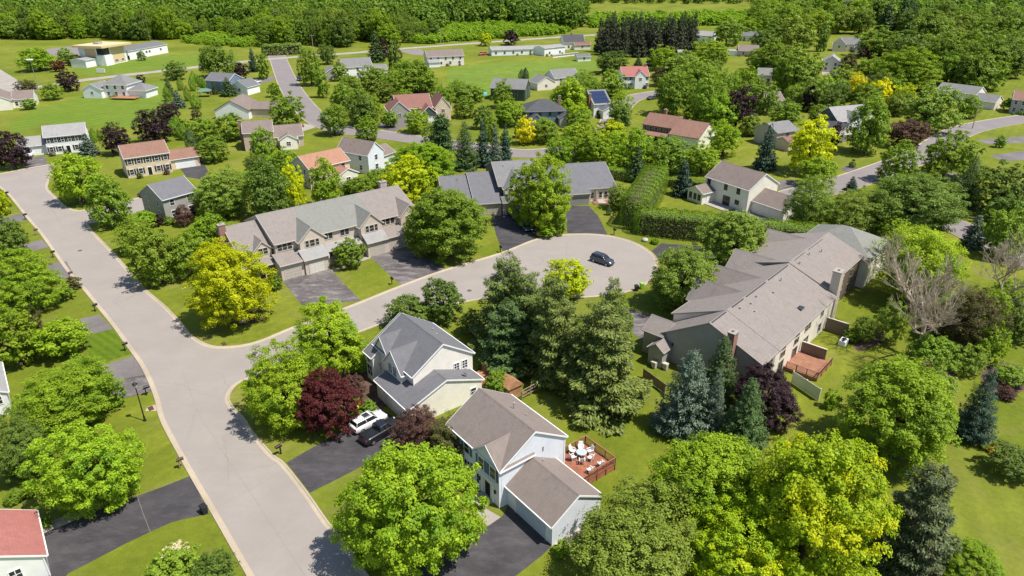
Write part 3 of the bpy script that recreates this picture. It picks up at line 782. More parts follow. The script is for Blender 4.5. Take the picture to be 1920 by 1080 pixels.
    def slope(s, u0, u1, v0, v1, z0, z1, roof='grey', t=.12, trim=None):
        """lean-to roof: low edge (z0) at v0, high edge (z1) at v1"""
        M = MB(); M.loft([[(u, v0, z0), (u, v1, z1), (u, v1, z1 + t), (u, v0, z0 + t)] for u in (u0, u1)])
        M.build('roof', SH[roof], s.root)
        K = MB(); K.box(u0, u1, v0 - .10, v0 - .004, z0 - .05, z0 + t - .015); K.build('roof_trim', TRIMS[trim or s.trim], s.root)
    def win(s, face, plane, a, z, w=1.0, h=1.35, nx=1, ny=2, frame=None, shutter=None, pane=None):
        fm = frame or TRIMS[s.trim]; f, p = win_mesh(w, h, nx, ny, fm)
        loc = (a, plane, z) if face in 'FB' else (plane, a, z)
        o = link('window', f, s.root, loc, ROT[face]); link('pane', pane or p, o)
        if shutter:
            key = ('s', round(w, 2), round(h, 2), shutter.name)
            if key not in _cache:
                m = MB(); m.box(-.19, .19, -.055, 0, -h / 2 - .05, h / 2 + .05)
                for q in range(int(h / .16)): m.box(-.15, .15, -.068, -.055, -h / 2 + .06 + q * .16, -h / 2 + .15 + q * .16)
                _cache[key] = m.data('shutter_mesh', [shutter])
            for sg in (-1, 1): link('shutter', _cache[key], o, (sg * (w / 2 + .31), 0, 0))
        return o
    def door(s, face, plane, a, w=.95, h=2.1, col=None, z=0.12, frame=None):
        f, d = door_mesh(w, h, col or M_blackmetal, False, frame or TRIMS[s.trim])
        o = link('door', d, s.root, (a, plane, z) if face in 'FB' else (plane, a, z), ROT[face]); link('frame', f, o)
    def garage(s, face, plane, a, w=2.6, h=2.15, col=None, frame=None):
        f, d = door_mesh(w, h, col or WHITE, True, frame or TRIMS[s.trim])
        o = link('garage_door', d, s.root, (a, plane, 0.02) if face in 'FB' else (plane, a, 0.02), ROT[face]); link('frame', f, o)
    def chimney(s, u, v, z0, z1, w=.9, d=.7, mat=None):
        m = MB(); m.box(u - w / 2, u + w / 2, v - d / 2, v + d / 2, z0, z1)
        c = m.build('chimney', mat or BRICK, s.root)
        k = MB(); k.box(u - w / 2 - .08, u + w / 2 + .08, v - d / 2 - .08, v + d / 2 + .08, z1 + .002, z1 + .14)
        k.box(u - .18, u + .18, v - .14, v + .14, z1 + .142, z1 + .38); k.build('chimney_cap', M_conc, c)
    def vent(s, u, v, z, h=.5, r=.07):
        m = MB(); m.tube((u, v, z - .3), (u, v, z + h), r, r, 8); m.tube((u, v, z + h), (u, v, z + h + .06), r * 1.8, r * 1.6, 8); m.build('vent_pipe', M_metal if 0 else TRIMS['grey'], s.root)
    def part(s, name, mb, mat): return mb.build(name, mat, s.root)
    def box(s, name, mat, *b):
        m = MB(); m.box(*b); return m.build(name, mat, s.root)
    def end(s):
        for k, mb in s.walls.items(): mb.build('wall', SID[k] if isinstance(k, str) else k, s.root)
        return s
def U(ang): return Vector((math.cos(ang), math.sin(ang), 0)), Vector((-math.sin(ang), math.cos(ang), 0))
def eaves(A, B, z):
    """front eave line from two photo points at height z -> origin, angle, length"""
    a, b = G(*A, z), G(*B, z); d = b - a
    return (a.x, a.y), math.atan2(d.y, d.x), d.length
def solve_front(A, B, z, width=None):
    o, an, L = eaves(A, B, z); u, v = U(an)
    p = Vector((o[0], o[1], 0)) + u * .3 + v * .35
    return (p.x, p.y), an, L - .6
# ------------------------------------------------------------------ the near houses
BS = flat('blue_shutter', (0.10, 0.16, 0.22), 0.6); DS = flat('dark_shutter', (0.035, 0.03, 0.03), 0.6); GS = flat('green_shutter', (0.04, 0.07, 0.05), 0.6)
DOORT = flat('taupe_door', (0.46, 0.41, 0.35), 0.5); DOORP = flat('pale_door', (0.62, 0.58, 0.51), 0.5); DOORB = flat('pale_blue_door', (0.50, 0.55, 0.61), 0.5); DOORG = flat('grey_door', (0.28, 0.27, 0.25), 0.5)

h = House('house', 'pale blue two storey house with a red deck behind it', (-7.26, 64.7), R(-52))
h.gable(0, 10, 0, 8.9, 5.2, 2.75, 'u', 'blue', 'taupe')
h.gable(5.5, 9.98, -.28, 4.4, 5.17, 1.85, 'v', 'blue', 'taupe', oh=.25, ends=(1, 0))
h.gable(10.02, 17.4, .75, 7.4, 2.75, 1.95, 'u', 'blue', 'taupe', ends=(0, 1))
for a in (6.75, 8.85): h.win('F', -.285, a, 4.05, .95, 1.45, 1, 2, shutter=BS)
h.box('gable_panel', SID['slate'], 7.35, 8.25, -.32, -.285, 3.3, 4.8)
for a in (1.2, 3.6): h.win('F', -.005, a, 4.0, .95, 1.45, shutter=BS); h.win('F', -.005, a, 1.5, 1.1, 1.5, 2, 2, shutter=BS)
h.door('F', -.29, 7.9, 1.0, 2.15, flat('black_door', (0.015, 0.015, 0.018), .35))
for sg in (-1, 1): h.box('door_surround', WHITE, 7.9 + sg * .98 - .17, 7.9 + sg * .98 + .17, -.42, -.288, .1, 2.55)
h.box('door_surround', WHITE, 6.6, 9.2, -.46, -.29, 2.56, 2.92)
h.win('F', -.285, 6.1, 1.5, .5, 1.3)
h.garage('F', .745, 14.0, 4.9, 2.15, DOORB)
for bb in ((9.92, 10.06, -.36, -.285, 0, 5.1), (17.36, 17.46, .66, .74, 0, 2.7), (10.005, 10.06, 8.8, 8.95, 0, 5.1)): h.box('corner_board', WHITE, *bb)
h.vent(4.6, 5.9, 7.25, .75, .08); h.vent(6.0, 6.6, 6.8, .15, .05); h.vent(10.9, 5.0, 4.3, .2, .05)
h.box('wall_vent', M_metal, 10.0, 10.06, 5.6, 5.75, 4.8, 5.4)
m = MB(); m.box(6.9, 8.9, -2.0, -.32, 0, .17); m.box(7.0, 8.8, -1.3, -.32, .171, .34); h.part('front_steps', m, M_conc)
for sg in (-1, 1): h.box('wall_lamp', M_blackmetal, 7.9 + sg * 1.4 - .09, 7.9 + sg * 1.4 + .09, -.45, -.29, 1.6, 2.0)
h.end()

h = House('house', 'beige sided two storey house under grey hipped gables behind the burgundy maple', (-12.6, 74.5), R(-52))
h.gable(-10.4, 0, 0, 9.2, 5.2, 3.0, 'u', 'beige', 'grey')
h.gable(-10.8, -8.7, -1.3, 9.0, 4.3, 3.85, 'u', 'beige', 'grey', rm=4.6, base=5.1)
h.gable(-10.0, -6.3, -.15, 4.2, 4.95, 2.3, 'v', 'beige', 'grey', oh=.3, ends=(1, 0))
h.gable(-6.1, -1.75, -.8, 4.0, 4.9, 2.4, 'v', 'beige', 'grey', oh=.3, ends=(1, 0))
h.gable(-5.6, 2.9, -2.5, 8.6, 2.7, 2.1, 'u', 'beige', 'grey', rm=3.1)
for a in (-4.55, -3.35): h.win('F', -.805, a, 4.45, .9, 1.4, 2, 3)
h.win('F', -1.305, -9.75, 1.7, 1.3, 1.7, 2, 2); h.win('F', -1.305, -9.75, 3.3, 1.0, .7, 2, 1); h.win('F', -.155, -7.4, 1.7, .9, 1.4, 2, 2)
for a in (6.6, 7.9): h.win('R', .005, a, 3.95, .75, 1.2, 2, 3)
h.win('R', 2.905, 7.2, 1.4, .8, 1.0)
h.garage('F', -2.505, -1.2, 4.9, 2.15, DOORP)
for bb in ((-.06, .06, -.06, .06, 3.5, 5.1), (2.86, 2.96, -2.58, -2.505, 0, 2.6), (-1.87, -1.75, -.87, -.805, 3.5, 4.85)): h.box('corner_board', WHITE, *bb)
m = MB(); m.tube((2.2, 6.6, 3.3), (2.2, 6.6, 4.0), .03); M_ = Matrix.Translation((2.15, 6.5, 4.1)) @ Matrix.Rotation(R(-50), 4, 'X')
m.loft([[M_ @ Vector((r * math.cos(k * .524), r * math.sin(k * .524), z)) for k in range(12)] for r, z in ((.04, -.1), (.22, -.06), (.36, .03), (.34, .04))]); h.part('satellite_dish', m, TRIMS['grey'])
h.vent(-4, 6.2, 7.1, .3); h.vent(-6, 6.8, 6.8, .3); h.vent(-.8, 7.2, 3.2, .4, .05)
h.end()

T1 = (-43, 117.7)
h = House('townhouse_row', 'long taupe townhouse row with four garage doors and part pale green roof', T1, R(38), 'townhouses', trim='beige')
h.gable(-.8, 6.0, -.9, 14.5, 6.0, 3.3, 'u', 'taupe', 'townhouse', ends=(1, 0), rm=6.8)
h.gable(6.0, 19.6, -.9, 14.5, 6.0, 3.3, 'u', 'taupe', 'green', ends=(0, 0), rm=6.8)
h.gable(19.6, 29.0, -.9, 14.5, 6.0, 3.3, 'u', 'taupe', 'townhouse', ends=(0, 1), rm=6.8)
h.gable(-7.0, -.84, 1.0, 14.2, 5.3, 3.0, 'u', 'taupe', 'townhouse', ends=(1, 0), rm=7.0)
h.gable(-4.3, -1.2, .1, 5.5, 5.2, 1.5, 'v', 'taupe', 'townhouse', ends=(1, 0))
h.gable(3.3, 8.1, -2.4, 5.0, 5.95, 2.2, 'v', 'taupe', 'green', oh=.35, ends=(1, 0))
h.gable(15.6, 20.2, -2.4, 5.0, 5.95, 2.2, 'v', 'taupe', 'green', oh=.35, ends=(1, 0))
h.gable(24.7, 28.9, -1.9, 5.0, 5.95, 2.0, 'v', 'taupe', 'townhouse', oh=.35, ends=(1, 0))
W = h.wmb('taupe')
for i, (u0, u1, v0, vb, rf, dc) in enumerate(((-1.4, 2.9, -4.1, -.9, 'townhouse', DOORT), (3.0, 7.5, -4.45, -2.4, 'light', DOORP), (15.9, 20.1, -4.1, -2.4, 'light', DOORT), (20.2, 24.5, -3.9, -.9, 'townhouse', DOORT))):
    W.box(u0, u1, v0, vb - .01, -.05, 3.05); h.slope(u0 - .25, u1 + .25, v0 - .35, vb + .02, 2.95, 4.25 if vb < -2 else 4.05, rf)
    h.garage('F', v0 - .005, (u0 + u1) / 2, 2.9, 2.2, dc)
h.slope(8.2, 15.8, -3.0, -.88, 2.8, 3.6, 'light')
m = MB()
for u in (8.4, 11.8, 15.4): m.box(u - .09, u + .09, -2.85, -2.67, 0, 2.8)
m.box(8.4, 11.8, -2.83, -2.75, .85, .93)
for k in range(16): m.box(8.6 + k * .2, 8.64 + k * .2, -2.81, -2.77, .2, .85)
h.part('porch_rail', m, WHITE); h.box('porch_floor', M_conc, 8.2, 15.8, -3.0, -.92, 0, .18)
h.slope(-7.2, -1.45, -1.8, 1.02, 2.7, 3.7, 'townhouse')
for u in (-6.9, -3.4): h.box('porch_post', TRIMS['beige'], u - .08, u + .08, -1.7, -1.54, 0, 2.7)
for a in (.0, .95, 1.9): h.win('F', -.905, a, 5.05, .8, 1.25, 1, 2)
for a in (4.65, 5.65, 6.65): h.win('F', -2.405, a, 5.15, .62 if a != 5.65 else .9, 1.25, 1, 2)
for a in (9.0, 9.95, 12.4, 13.35): h.win('F', -.905, a, 5.1, .8, 1.15)
for a in (16.95, 17.9, 18.85): h.win('F', -2.405, a, 5.15, .62 if a != 17.9 else .9, 1.25)
for a in (21.2, 22.25, 23.3): h.win('F', -.905, a, 5.15, .85, 1.25)
for a in (26.3, 27.3): h.win('F', -1.905, a, 5.0, .8, 1.3); h.win('F', -1.905, a, 1.9, .8, 1.3)
for a in (-3.2, -2.3): h.win('F', .095, a, 4.8, .75, 1.15)
for a in (-5.4, -4.4): h.win('F', .995, a, 1.7, .8, 1.4)
for a in (9.3, 13.6): h.win('F', -.905, a, 1.6, 1.2, 1.4, 2, 2)
h.door('F', -.905, 11.4, .95, 2.1, flat('brown_door', (.16, .08, .05), .5)); h.door('F', .995, -2.4, .95, 2.1, flat('brown_door', (.16, .08, .05), .5))
h.chimney(-7.55, 6.2, 0, 9.2, 1.2, .9); h.chimney(26.6, 8.4, 7.6, 10.2, 1.5, 1.0, flat('stone_chimney', (.36, .30, .25), .9, var=.3))
for u, v in ((8, 8.5), (13, 9), (17, 9), (23, 8.6)): h.vent(u, v, 8.7, .5)
h.end()

h = House('townhouse_row', 'grey roofed townhouse row at the head of the turning circle behind a lime tree', (15.2, 155.1), R(12), 'townhouses', trim='beige')
h.gable(-8.0, 3.4, 0, 19, 2.8, 4.1, 'u', 'tan', 'grey', rm=10.8, ends=(1, 0))
h.gable(3.42, 10.1, 1.6, 19, 3.35, 3.5, 'u', 'cream', 'grey', rm=10.8, ends=(0, 1))
h.gable(-18.4, -8.05, 1.0, 18, 5.6, 3.2, 'u', 'dark', 'mid', rm=9.5)  # dark siding puts the shade of its left-facing wall into the colour
h.gable(-17.4, -11.2, -1.0, 6, 5.4, 2.3, 'v', 'cream', 'mid', ends=(1, 0))
h.gable(-24.5, -18.46, -2.2, 18, 2.8, 3.9, 'u', 'taupe', 'grey', rm=9.0)
h.gable(-31.2, -24.56, -1.2, 18, 2.7, 3.5, 'u', 'taupe', 'grey', rm=9.0)
h.slope(-18.4, -11, -3.2, -1.02, 2.8, 3.7, 'grey'); h.wmb('taupe').box(-18.2, -11.2, -2.9, -1.04, -.05, 2.85)
h.garage('F', -.005, .6, 4.6, 2.1, DOORG); h.garage('F', -2.205, -21.4, 4.8, 2.1, DOORT); h.garage('F', -2.905, -15.0, 4.8, 2.1, DOORG); h.garage('F', -1.205, -28, 4.8, 2.1, DOORT)
for a in (4.2, 6.3, 7.6, 9.0): h.win('F', 1.595, a, 1.6, .7, 1.3)
h.box('pillar', flat('stone_chimney', (.36, .30, .25), .9, var=.3), 5.0, 5.5, 1.2, 1.59, 0, 2.9)
for a in (-16, -14.6, -13.2): h.win('F', -1.005, a, 4.7, .9, 1.3)
m = MB(); m.box(4.2, 10, -.6, 1.58, 0, .2); h.part('brick_terrace', m, BRICK)
for u, v in ((-14, 6), (-27, 7), (-5, 9), (6, 9.2), (-16, 7.5)): h.vent(u, v, 6.0 if u > -8 or u < -18 else 8.0, .5)
h.end()

h = House('townhouse_row', 'big taupe roofed townhouse row with stepped ridge and tall siding chimney', (34.0, 78.6), R(48), 'townhouses', trim='taupe')
h.gable(-1.7, 3.2, .15, 15.2, 5.1, 3.25, 'u', 'grey', 'townhouse', rm=8, ends=(1, 0), base=4.0)
h.gable(3.2, 25.2, .15, 16.0, 5.1, 3.25, 'u', 'stone', 'townhouse', rm=8, ends=(1, 0), base=5.0)
h.gable(25.2, 42.5, 1.8, 16.4, 6.0, 2.5, 'u', 'brown', 'townhouse', rm=8.1, ends=(1, 1))  # dark brown siding; shade of the recessed wall is put into its colour
for u0, u1 in ((-1.5, 2.6), (4.5, 8), (9, 15.6), (16.6, 24), (26.5, 31), (32.5, 39)):
    h.box('ridge_vent_shade', TRIMS['dark'], u0, u1, 7.72, 7.86, 8.30, 8.53)  # dark vents beside the ridge; their shadow side is painted in as colour
h.hip(42.6, 54, .5, 13, 5.6, 2.9, 'stone', 'green')
for u0, u1, v1 in ((9.0, 13.6, 16.9), (15.4, 20.2, 16.9), (23.0, 29.4, 17.6), (36.0, 42.2, 17.4)):
    h.gable(u0, u1, 9.2, v1, 5.2, 2.6, 'v', 'taupe', 'townhouse', ends=(0, 1))
h.gable(-2.0, 2.4, 14.4, 17.8, 3.9, 1.4, 'v', 'grey', 'townhouse', ends=(0, 1))
h.gable(-4.2, -1.75, 13.2, 15.5, 2.7, .9, 'u', 'grey', 'townhouse', ends=(1, 0), oh=.2)
for a in (.6, 1.7): h.win('F', .145, a, 3.7, .8, 1.2); h.win('F', .145, a, 1.4, .8, 1.4)
for a in (5.8, 10.7):
    h.win('F', .145, a, 3.25, 1.5, .95, 2, 1); h.win('F', .145, a, 1.15, 1.6, 2.05, 2, 1)
    f = MB(); rr = .8
    f.loft([[(r * math.cos(t), y, r * math.sin(t)) for t in [math.pi * k / 10 for k in range(11)]] for r, y in ((rr, -.07), (rr + .1, -.07), (rr + .1, 0))], closed=False, cap=False)
    wo = f.build('window', WHITE, h.root, (a, .145, 3.95)); p_ = MB(); p_.face([(rr * math.cos(t), -.03, rr * math.sin(t)) for t in [math.pi * k / 10 for k in range(11)]][::-1]); p_.build('pane', M_glass, wo)
for a in (14.2, 15.3, 20.5): h.win('F', .145, a, 3.9, .9, 1.1); h.win('F', .145, a, 1.4, .9, 1.4)
for a in (28, 31, 34, 38): h.win('F', 1.795, a, 4.2, 1.1, 1.3); h.win('F', 1.795, a, 1.4, 1.4, 1.6)
h.win('L', -1.705, 5.5, 1.6, 1.0, 1.4); h.box('wall_lamp', M_blackmetal, -1.85, -1.71, 13.0, 13.2, 2.9, 3.2)
h.chimney(-2.35, 4.3, 0, 8.6, 1.25, .95); h.chimney(26.2, .6, 0, 8.9, 1.7, 1.3, SID['taupe'])
for u, v, zz in ((5.5, 7.0, 8.0), (8.2, 6.6, 7.85), (10.6, 6.9, 8.0), (14.5, 5.9, 7.5), (18.7, 6.6, 8.1), (26.5, 6.8, 8.3), (31, 7, 8.4), (34.5, 6.2, 8.1), (7.2, 5.5, 7.3)): h.vent(u, v, zz, .35, .08)
h.box('skylight', M_glass, 15.0, 16.2, 1.6, 2.4, 5.9, 6.15)
h.end()

h = House('house', 'white two storey house with brown roof beside the tall clipped hedge', (46.4, 160.5), R(-57))
h.gable(0, 12.8, 0, 10, 5.4, 2.9, 'u', 'cream', 'brown')
h.gable(-1.4, 3.2, -4.2, -.02, 2.7, 1.25, 'v', 'cream', 'brown', ends=(1, 0))
h.gable(12.85, 21.5, 1.6, 9.2, 2.8, 2.1, 'u', 'cream', 'brown', ends=(0, 1))
for a in (1.1, 6.2, 9.9): h.win('F', -.005, a, 4.35, .8, 1.25, frame=TRIMS['dark'])
h.win('F', -.005, 6.8, 1.25, 1.9, 2.1, 2, 1, frame=TRIMS['dark']); h.win('F', -.005, 9.9, 1.7, 1.0, .9, frame=TRIMS['dark'])
for a in (-.4, 1.0, 2.3): h.win('F', -4.205, a, 1.5, .7, 1.3, frame=TRIMS['dark'])
for a in (-3.2, -1.6): h.win('L', -1.405, a, 1.5, .8, 1.3, frame=TRIMS['dark'])
h.door('R', 3.205, -2.1, .9, 2.1, WHITE); h.garage('R', 21.505, 5.4, 4.8, 2.15)
h.box('patio', M_conc, 3.3, 9.5, -3.4, -.03, 0, .15); h.vent(6, 6.5, 7.4, .4)
h.end()

# ------------------------------------------------------------------ simpler houses, from their front eaves
SHRUBS = []; HC = []
def simple(label, A, B, z, depth, rise, wall, roof, axis='u', up=0, lo=0, wings=(), trim='white', shutter=None, hip=False, chim=None, name='house', cat='house', door=None, gar=None, side=None, rm=None, dz=0, group=None, frame=None):
    pos, an, L = solve_front(A, B, z)
    h = House(name, label, pos, an, cat, group, trim=trim)
    if hip: h.hip(0, L, 0, depth, z, rise, wall, roof)
    else: h.gable(0, L, 0, depth, z, rise, axis, wall, roof, rm=rm)
    for i in range(up): h.win('F', -.005, L * (i + .5) / up, z - 1.15, min(1.0, L / up * .4), 1.3, shutter=shutter, frame=frame)
    for i in range(lo):
        if door is not None and i == door: h.door('F', -.005, L * (i + .5) / lo); continue
        h.win('F', -.005, L * (i + .5) / lo, 1.55, min(1.1, L / lo * .42), 1.4, shutter=shutter, frame=frame)
    if side:
        for pl, fc in ((-.005, 'L'), (L + .005, 'R')):
            for q in range(side):
                for zz in ([1.6, z - 1.15] if z > 4 else [1.6]): h.win(fc, pl, depth * (q + .5) / side, zz, .8, 1.2, frame=frame)
    for wg in wings:
        u0, u1, v0, v1, e, r_, ax = wg[:7]; u0 = L + u0 if wg[7:] and wg[7] == 'R' else u0; u1 = L + u1 if wg[7:] and wg[7] == 'R' else u1
        ww = wg[8] if len(wg) > 8 else wall; rr = wg[9] if len(wg) > 9 else roof
        if ax == 'hip': h.hip(u0, u1, v0, v1, e, r_, ww, rr)
        else: h.gable(u0, u1, v0, v1, e, r_, ax, ww, rr)
        if len(wg) > 10 and wg[10] == 'G': h.garage('F', v0 - .005, (u0 + u1) / 2, min(4.8, u1 - u0 - .8), 2.1, DOORG if wall in ('dark', 'slate') else WHITE)
        elif len(wg) > 10 and wg[10] == 'W': h.win('F', v0 - .005, (u0 + u1) / 2, e - 1.3, 1.1, 1.2, 2, 2)
    if chim: h.chimney(min(chim[0], L - .6) if chim[0] > 3 else chim[0], chim[1], chim[2] if len(chim) > 3 else 0, chim[-1])
    if gar is not None: h.garage('F', -.005, gar, 4.6, 2.1)
    h.vent(L * .4, depth * .62, z + rise * .75, .35)
    if wings or lo > 1:
        u_, v_ = U(an); r_ = random.Random(int(A[0] * 7 + A[1]))
        for i in range(3):
            q = Vector((pos[0], pos[1], 0)) + u_ * (L * r_.uniform(.02, .98)) - v_ * r_.uniform(1.0, 1.7); s_ = r_.uniform(.5, .95)
            SHRUBS.append((q.x, q.y, s_))
    h.L = L; u_, v_ = U(an); q = Vector((pos[0], pos[1], 0)) + u_ * (L / 2) + v_ * (depth / 2); HC.append((q.x, q.y, max(L, depth) / 2)); HC.append((q.x - v_.x * (depth / 2 + 4), q.y - v_.y * (depth / 2 + 4), L * .3))
    return h.end()

simple('peach and tan colonial house with rust red roof and dark shutters', (230, 298), (319, 285.5), 5.4, 8.5, 2.4, 'peach', 'rust', up=5, lo=5, door=2, shutter=DS, side=2,
       wings=[(.03, 7.6, 2.0, 8.0, 2.8, 1.8, 'u', 'R', 'peach', 'rust', 'G')])
simple('white colonial house with light grey roof and a row of black shutters', (79, 258), (163, 250), 5.3, 8.5, 2.3, 'white', 'light', up=6, lo=5, door=2, shutter=DS, side=2,
       wings=[(-7.0, -.03, 1.5, 8, 2.9, 1.9, 'u', '', 'white', 'light', 'G')])
simple('grey and white house with slate roof and a shed dormer by the side street', (303, 376), (372, 357), 5.2, 9.0, 2.5, 'grey', 'grey', up=2, lo=2, side=2,
       wings=[(.6, -.6, -1.8, -.03, 2.4, .5, 'u', 'R', 'white', 'grey')][:0])
simple('orange roofed two storey house with a small front gable beside clipped shrubs', (578, 318), (658, 300), 5.3, 8.5, 2.3, 'peach', 'orange', up=3, lo=3, side=2,
       wings=[(5.6, 11.4, -4.0, -.03, 3.0, 1.5, 'v', '', 'cream', 'orange', 'W')])
simple('pale blue gabled house with brown roof behind the bright yellow tree', (690, 292), (722, 281), 5.3, 11, 2.8, 'blue', 'brown', axis='v', up=1, lo=1, side=2, wings=[(.03, 7.0, 2, 9, 3, 1.8, 'u', 'R', 'blue', 'brown')])
h = simple('tan house with low brown roof and tall brick chimney beside a lawn', (462, 262), (570, 254), 3.3, 10, 2.4, 'tan', 'brown', up=0, lo=4, side=1, wings=[(-1, 7.5, -1.0, 9, 5.4, 2.3, 'u', '', 'tan', 'brown', 'W'), (9, 14, -3.0, 0, 3.1, 1.4, 'v', '', 'beige', 'brown', 'W')], chim=(-1.6, 3.5, 8.2))
simple('tan roofed house with a wide white gable end facing the camera', (400, 207), (466, 207), 3.2, 13, 3.2, 'white', 'brown', axis='v', up=0, lo=1, trim='brown', wings=[(.03, 9, 3, 11, 3, 1.8, 'u', 'R', 'tan', 'brown')])
simple('slate blue and white house with grey roof beside an arborvitae row', (383, 150), (428, 153), 5.3, 9, 2.4, 'slate', 'grey', up=2, lo=2, side=2, wings=[(.03, 8, 1, 9, 3.2, 2.4, 'v', 'R', 'white', 'grey', 'W')])
h = simple('white house with hipped grey roof and orange deck on the striped lawn', (190, 158), (236, 159), 5.3, 10, 3.2, 'white', 'mid', hip=True, up=3, lo=3, wings=[(-8.0, -.03, -2.0, 6.5, 3.4, 2.2, 'v', '', 'white', 'mid', 'W'), (.03, 7.5, .5, 8.5, 3.1, 2.2, 'hip', 'R', 'white', 'mid')])
h.box('deck_boards', M_cedar, 4.5, h.L + 5, -4.2, -.06, .5, .75); m = MB()
for k in range(34): m.box(4.55 + k * .4, 4.6 + k * .4, -4.18, -4.1, .76, 1.7)
m.box(4.5, h.L + 5, -4.2, -4.08, 1.7, 1.78); h.part('deck_rail', m, M_cedar)
simple('low tan roofed house with cream walls at the edge of the striped lawn', (20, 187), (64, 184), 3.2, 9, 2.3, 'cream', 'brown', lo=3, side=1, wings=[(-10.5, -.03, -3.5, 9, 3.6, 2.8, 'v', '', 'cream', 'brown', 'W')])
simple('grey saltbox house with white front and a brick coloured chimney stack', (640, 127), (700, 123), 5.0, 9, 3.2, 'white', 'mid', up=3, lo=3, wings=[(-8, -.03, 0, 7, 3, 2.2, 'v', '', 'grey', 'mid', 'W'), (.03, 7.5, 1, 8, 2.8, 1.8, 'u', 'R', 'white', 'mid')], chim=(-.5, 2.5, 8.4))
simple('long white ranch house with brown grey roof on the rise above the meadow', (800, 107), (871, 104), 4.8, 9, 2.6, 'stone', 'brown', up=5, lo=4, side=1, wings=[(.3, 6, -3, -.03, 2.6, .9, 'u', '', 'white', 'light')])
simple('low long white building with a flat grey roof beyond the meadow', (921, 94), (1020, 91), 3.2, 9, 1.2, 'white', 'light', lo=6)
simple('boxy white outbuilding behind a white boundary wall', (1021, 91), (1061, 87), 4.2, 9, .9, 'white', 'light', lo=2, wings=[(-.5, 18, -8, -7.6, 1.5, .05, 'u', '', 'white', 'light')])
simple('cottage with dark steep roof and red porch roof', (1056, 80), (1098, 79), 4.0, 9, 3.8, 'beige', 'dark', up=0, lo=2, wings=[(6, 16, -3, -.03, 3.0, 1.2, 'u', '', 'cream', 'red', 'W')], chim=(6, 4.5, 6, 8.9))
simple('small cream shed with dark roof at the meadow corner', (1083, 107), (1109, 106), 2.4, 5, 1.2, 'cream', 'grey', lo=1, name='shed', cat='shed')
h = simple('large tan house with red roof and several gables above the dark driveway', (742, 205), (812, 201), 4.6, 12, 3.6, 'tan', 'red', up=0, lo=3, side=2,
           wings=[(-3, 4.2, -3, 8, 4.4, 3.2, 'v', '', 'grey', 'red', 'W'), (8, 13, -4.5, 3, 3.6, 2.2, 'v', '', 'dark', 'red', 'G'), (.03, 7, 2, 10, 2.8, 2, 'u', 'R', 'cream', 'red'), (13.2, 18.6, -2, 9, 4.8, 3.4, 'v', '', 'peach', 'red', 'W')])
simple('dark green walled house with grey roof beside the open meadow', (918, 165), (985, 168), 4.6, 10, 3.0, 'green', 'mid', up=2, lo=2, side=2, trim='grey')
simple('grey roofed house with attached small gable left of the red roofed colonial', (1040, 147), (1088, 143), 4.2, 9, 2.8, 'stone', 'mid', up=2, lo=2, wings=[(-9.5, -1, -2, 6, 3, 2.4, 'v', '', 'stone', 'mid', 'W')])
h = simple('white colonial house with bright red roof and a pedimented centre gable', (1167, 143), (1219, 142), 5.3, 9, 3.2, 'white', 'bright', up=5, lo=5, door=2, shutter=BS, side=1, chim=(13, 4.5, 6, 9.6), wings=[(5.2, 10, -1.0, 4, 5.3, 2.2, 'v', '', 'white', 'bright', 'W')])
h = simple('white house with blue solar panels covering its front roof slope', (1113, 196), (1148, 194), 4.6, 9.5, 3.6, 'white', 'mid', up=0, lo=2, rm=7.0, side=1, trim='white', chim=(-.5, 3, 7.6), wings=[(2, 8, -4, -.03, 3, 1.6, 'v', '', 'white', 'grey', 'W')])
M_solar = flat('solar_panel', (0.025, 0.04, 0.09), 0.2)
ang_ = math.atan2(3.6, 7.0); m = MB()
for i in range(5):
    for j in range(3):
        m.box(.4 + i * (h.L - .8) / 5, .4 + (i + .95) * (h.L - .8) / 5, .2 + j * 2.25, .2 + j * 2.25 + 2.15, 0, .05, M=Matrix.Translation((0, 0, 4.85)) @ Matrix.Rotation(ang_, 4, 'X'))
h.part('solar_panel', m, M_solar)
simple('dark hipped roof house with brick chimney behind the small yellow tree', (985, 209), (1060, 207), 5.0, 11, 2.8, 'slate', 'dark', hip=True, up=4, lo=3, chim=(13, 6, 5, 8.6), wings=[(1, 5, -3.5, -.03, 3, 1.5, 'v', '', 'slate', 'dark', 'W'), (11, 17, -3.5, -.03, 3.2, 1.8, 'v', '', 'grey', 'dark', 'W')], trim='grey')
h = simple('long brown walled house with rust red roofs and a cream gable end', (1203, 232), (1268, 242), 4.9, 8.5, 2.7, 'brown', 'rust', up=6, lo=0, frame=TRIMS['beige'], trim='brown', chim=(4, 7, 5, 8.6),
           wings=[(.03, 9.5, -4.5, 9, 4.2, 3.2, 'u', 'R', 'cream', 'rust'), (0, -2, -3.4, -.04, 2.6, .5, 'u', 'R', 'brown', 'rust')][:1])
h.slope(-.3, h.L - .1, -3.6, -.02, 2.5, 3.1, 'rust', trim='brown')
simple('tan roofed bungalow half hidden left of the maroon tree', (1434, 190), (1474, 189), 3.2, 10, 2.4, 'tan', 'brown', lo=3)
simple('light grey two storey house beyond the golden yellow trees', (1541, 115), (1577, 117), 4.8, 10, 2.6, 'stone', 'light', axis='v', up=2, lo=2, side=2)
simple('grey house with several hipped gables under the dark woods', (1575, 82), (1620, 84), 4.0, 10, 3.2, 'stone', 'mid', lo=3, up=2, wings=[(-4, 3, -4, 6, 4, 3, 'v', '', 'stone', 'mid', 'W'), (8, 14, -6, 5, 3, 2, 'v', '', 'grey', 'mid', 'G')])
simple('pale house with a grey roof seen over the tree crowns below the woods', (1738, 97), (1776, 99), 4.2, 10, 2.2, 'white', 'light', lo=3)
simple('small red tiled house almost hidden among trees below the woods', (1694, 90), (1724, 90), 3.6, 9, 2.4, 'cream', 'rust', lo=2)
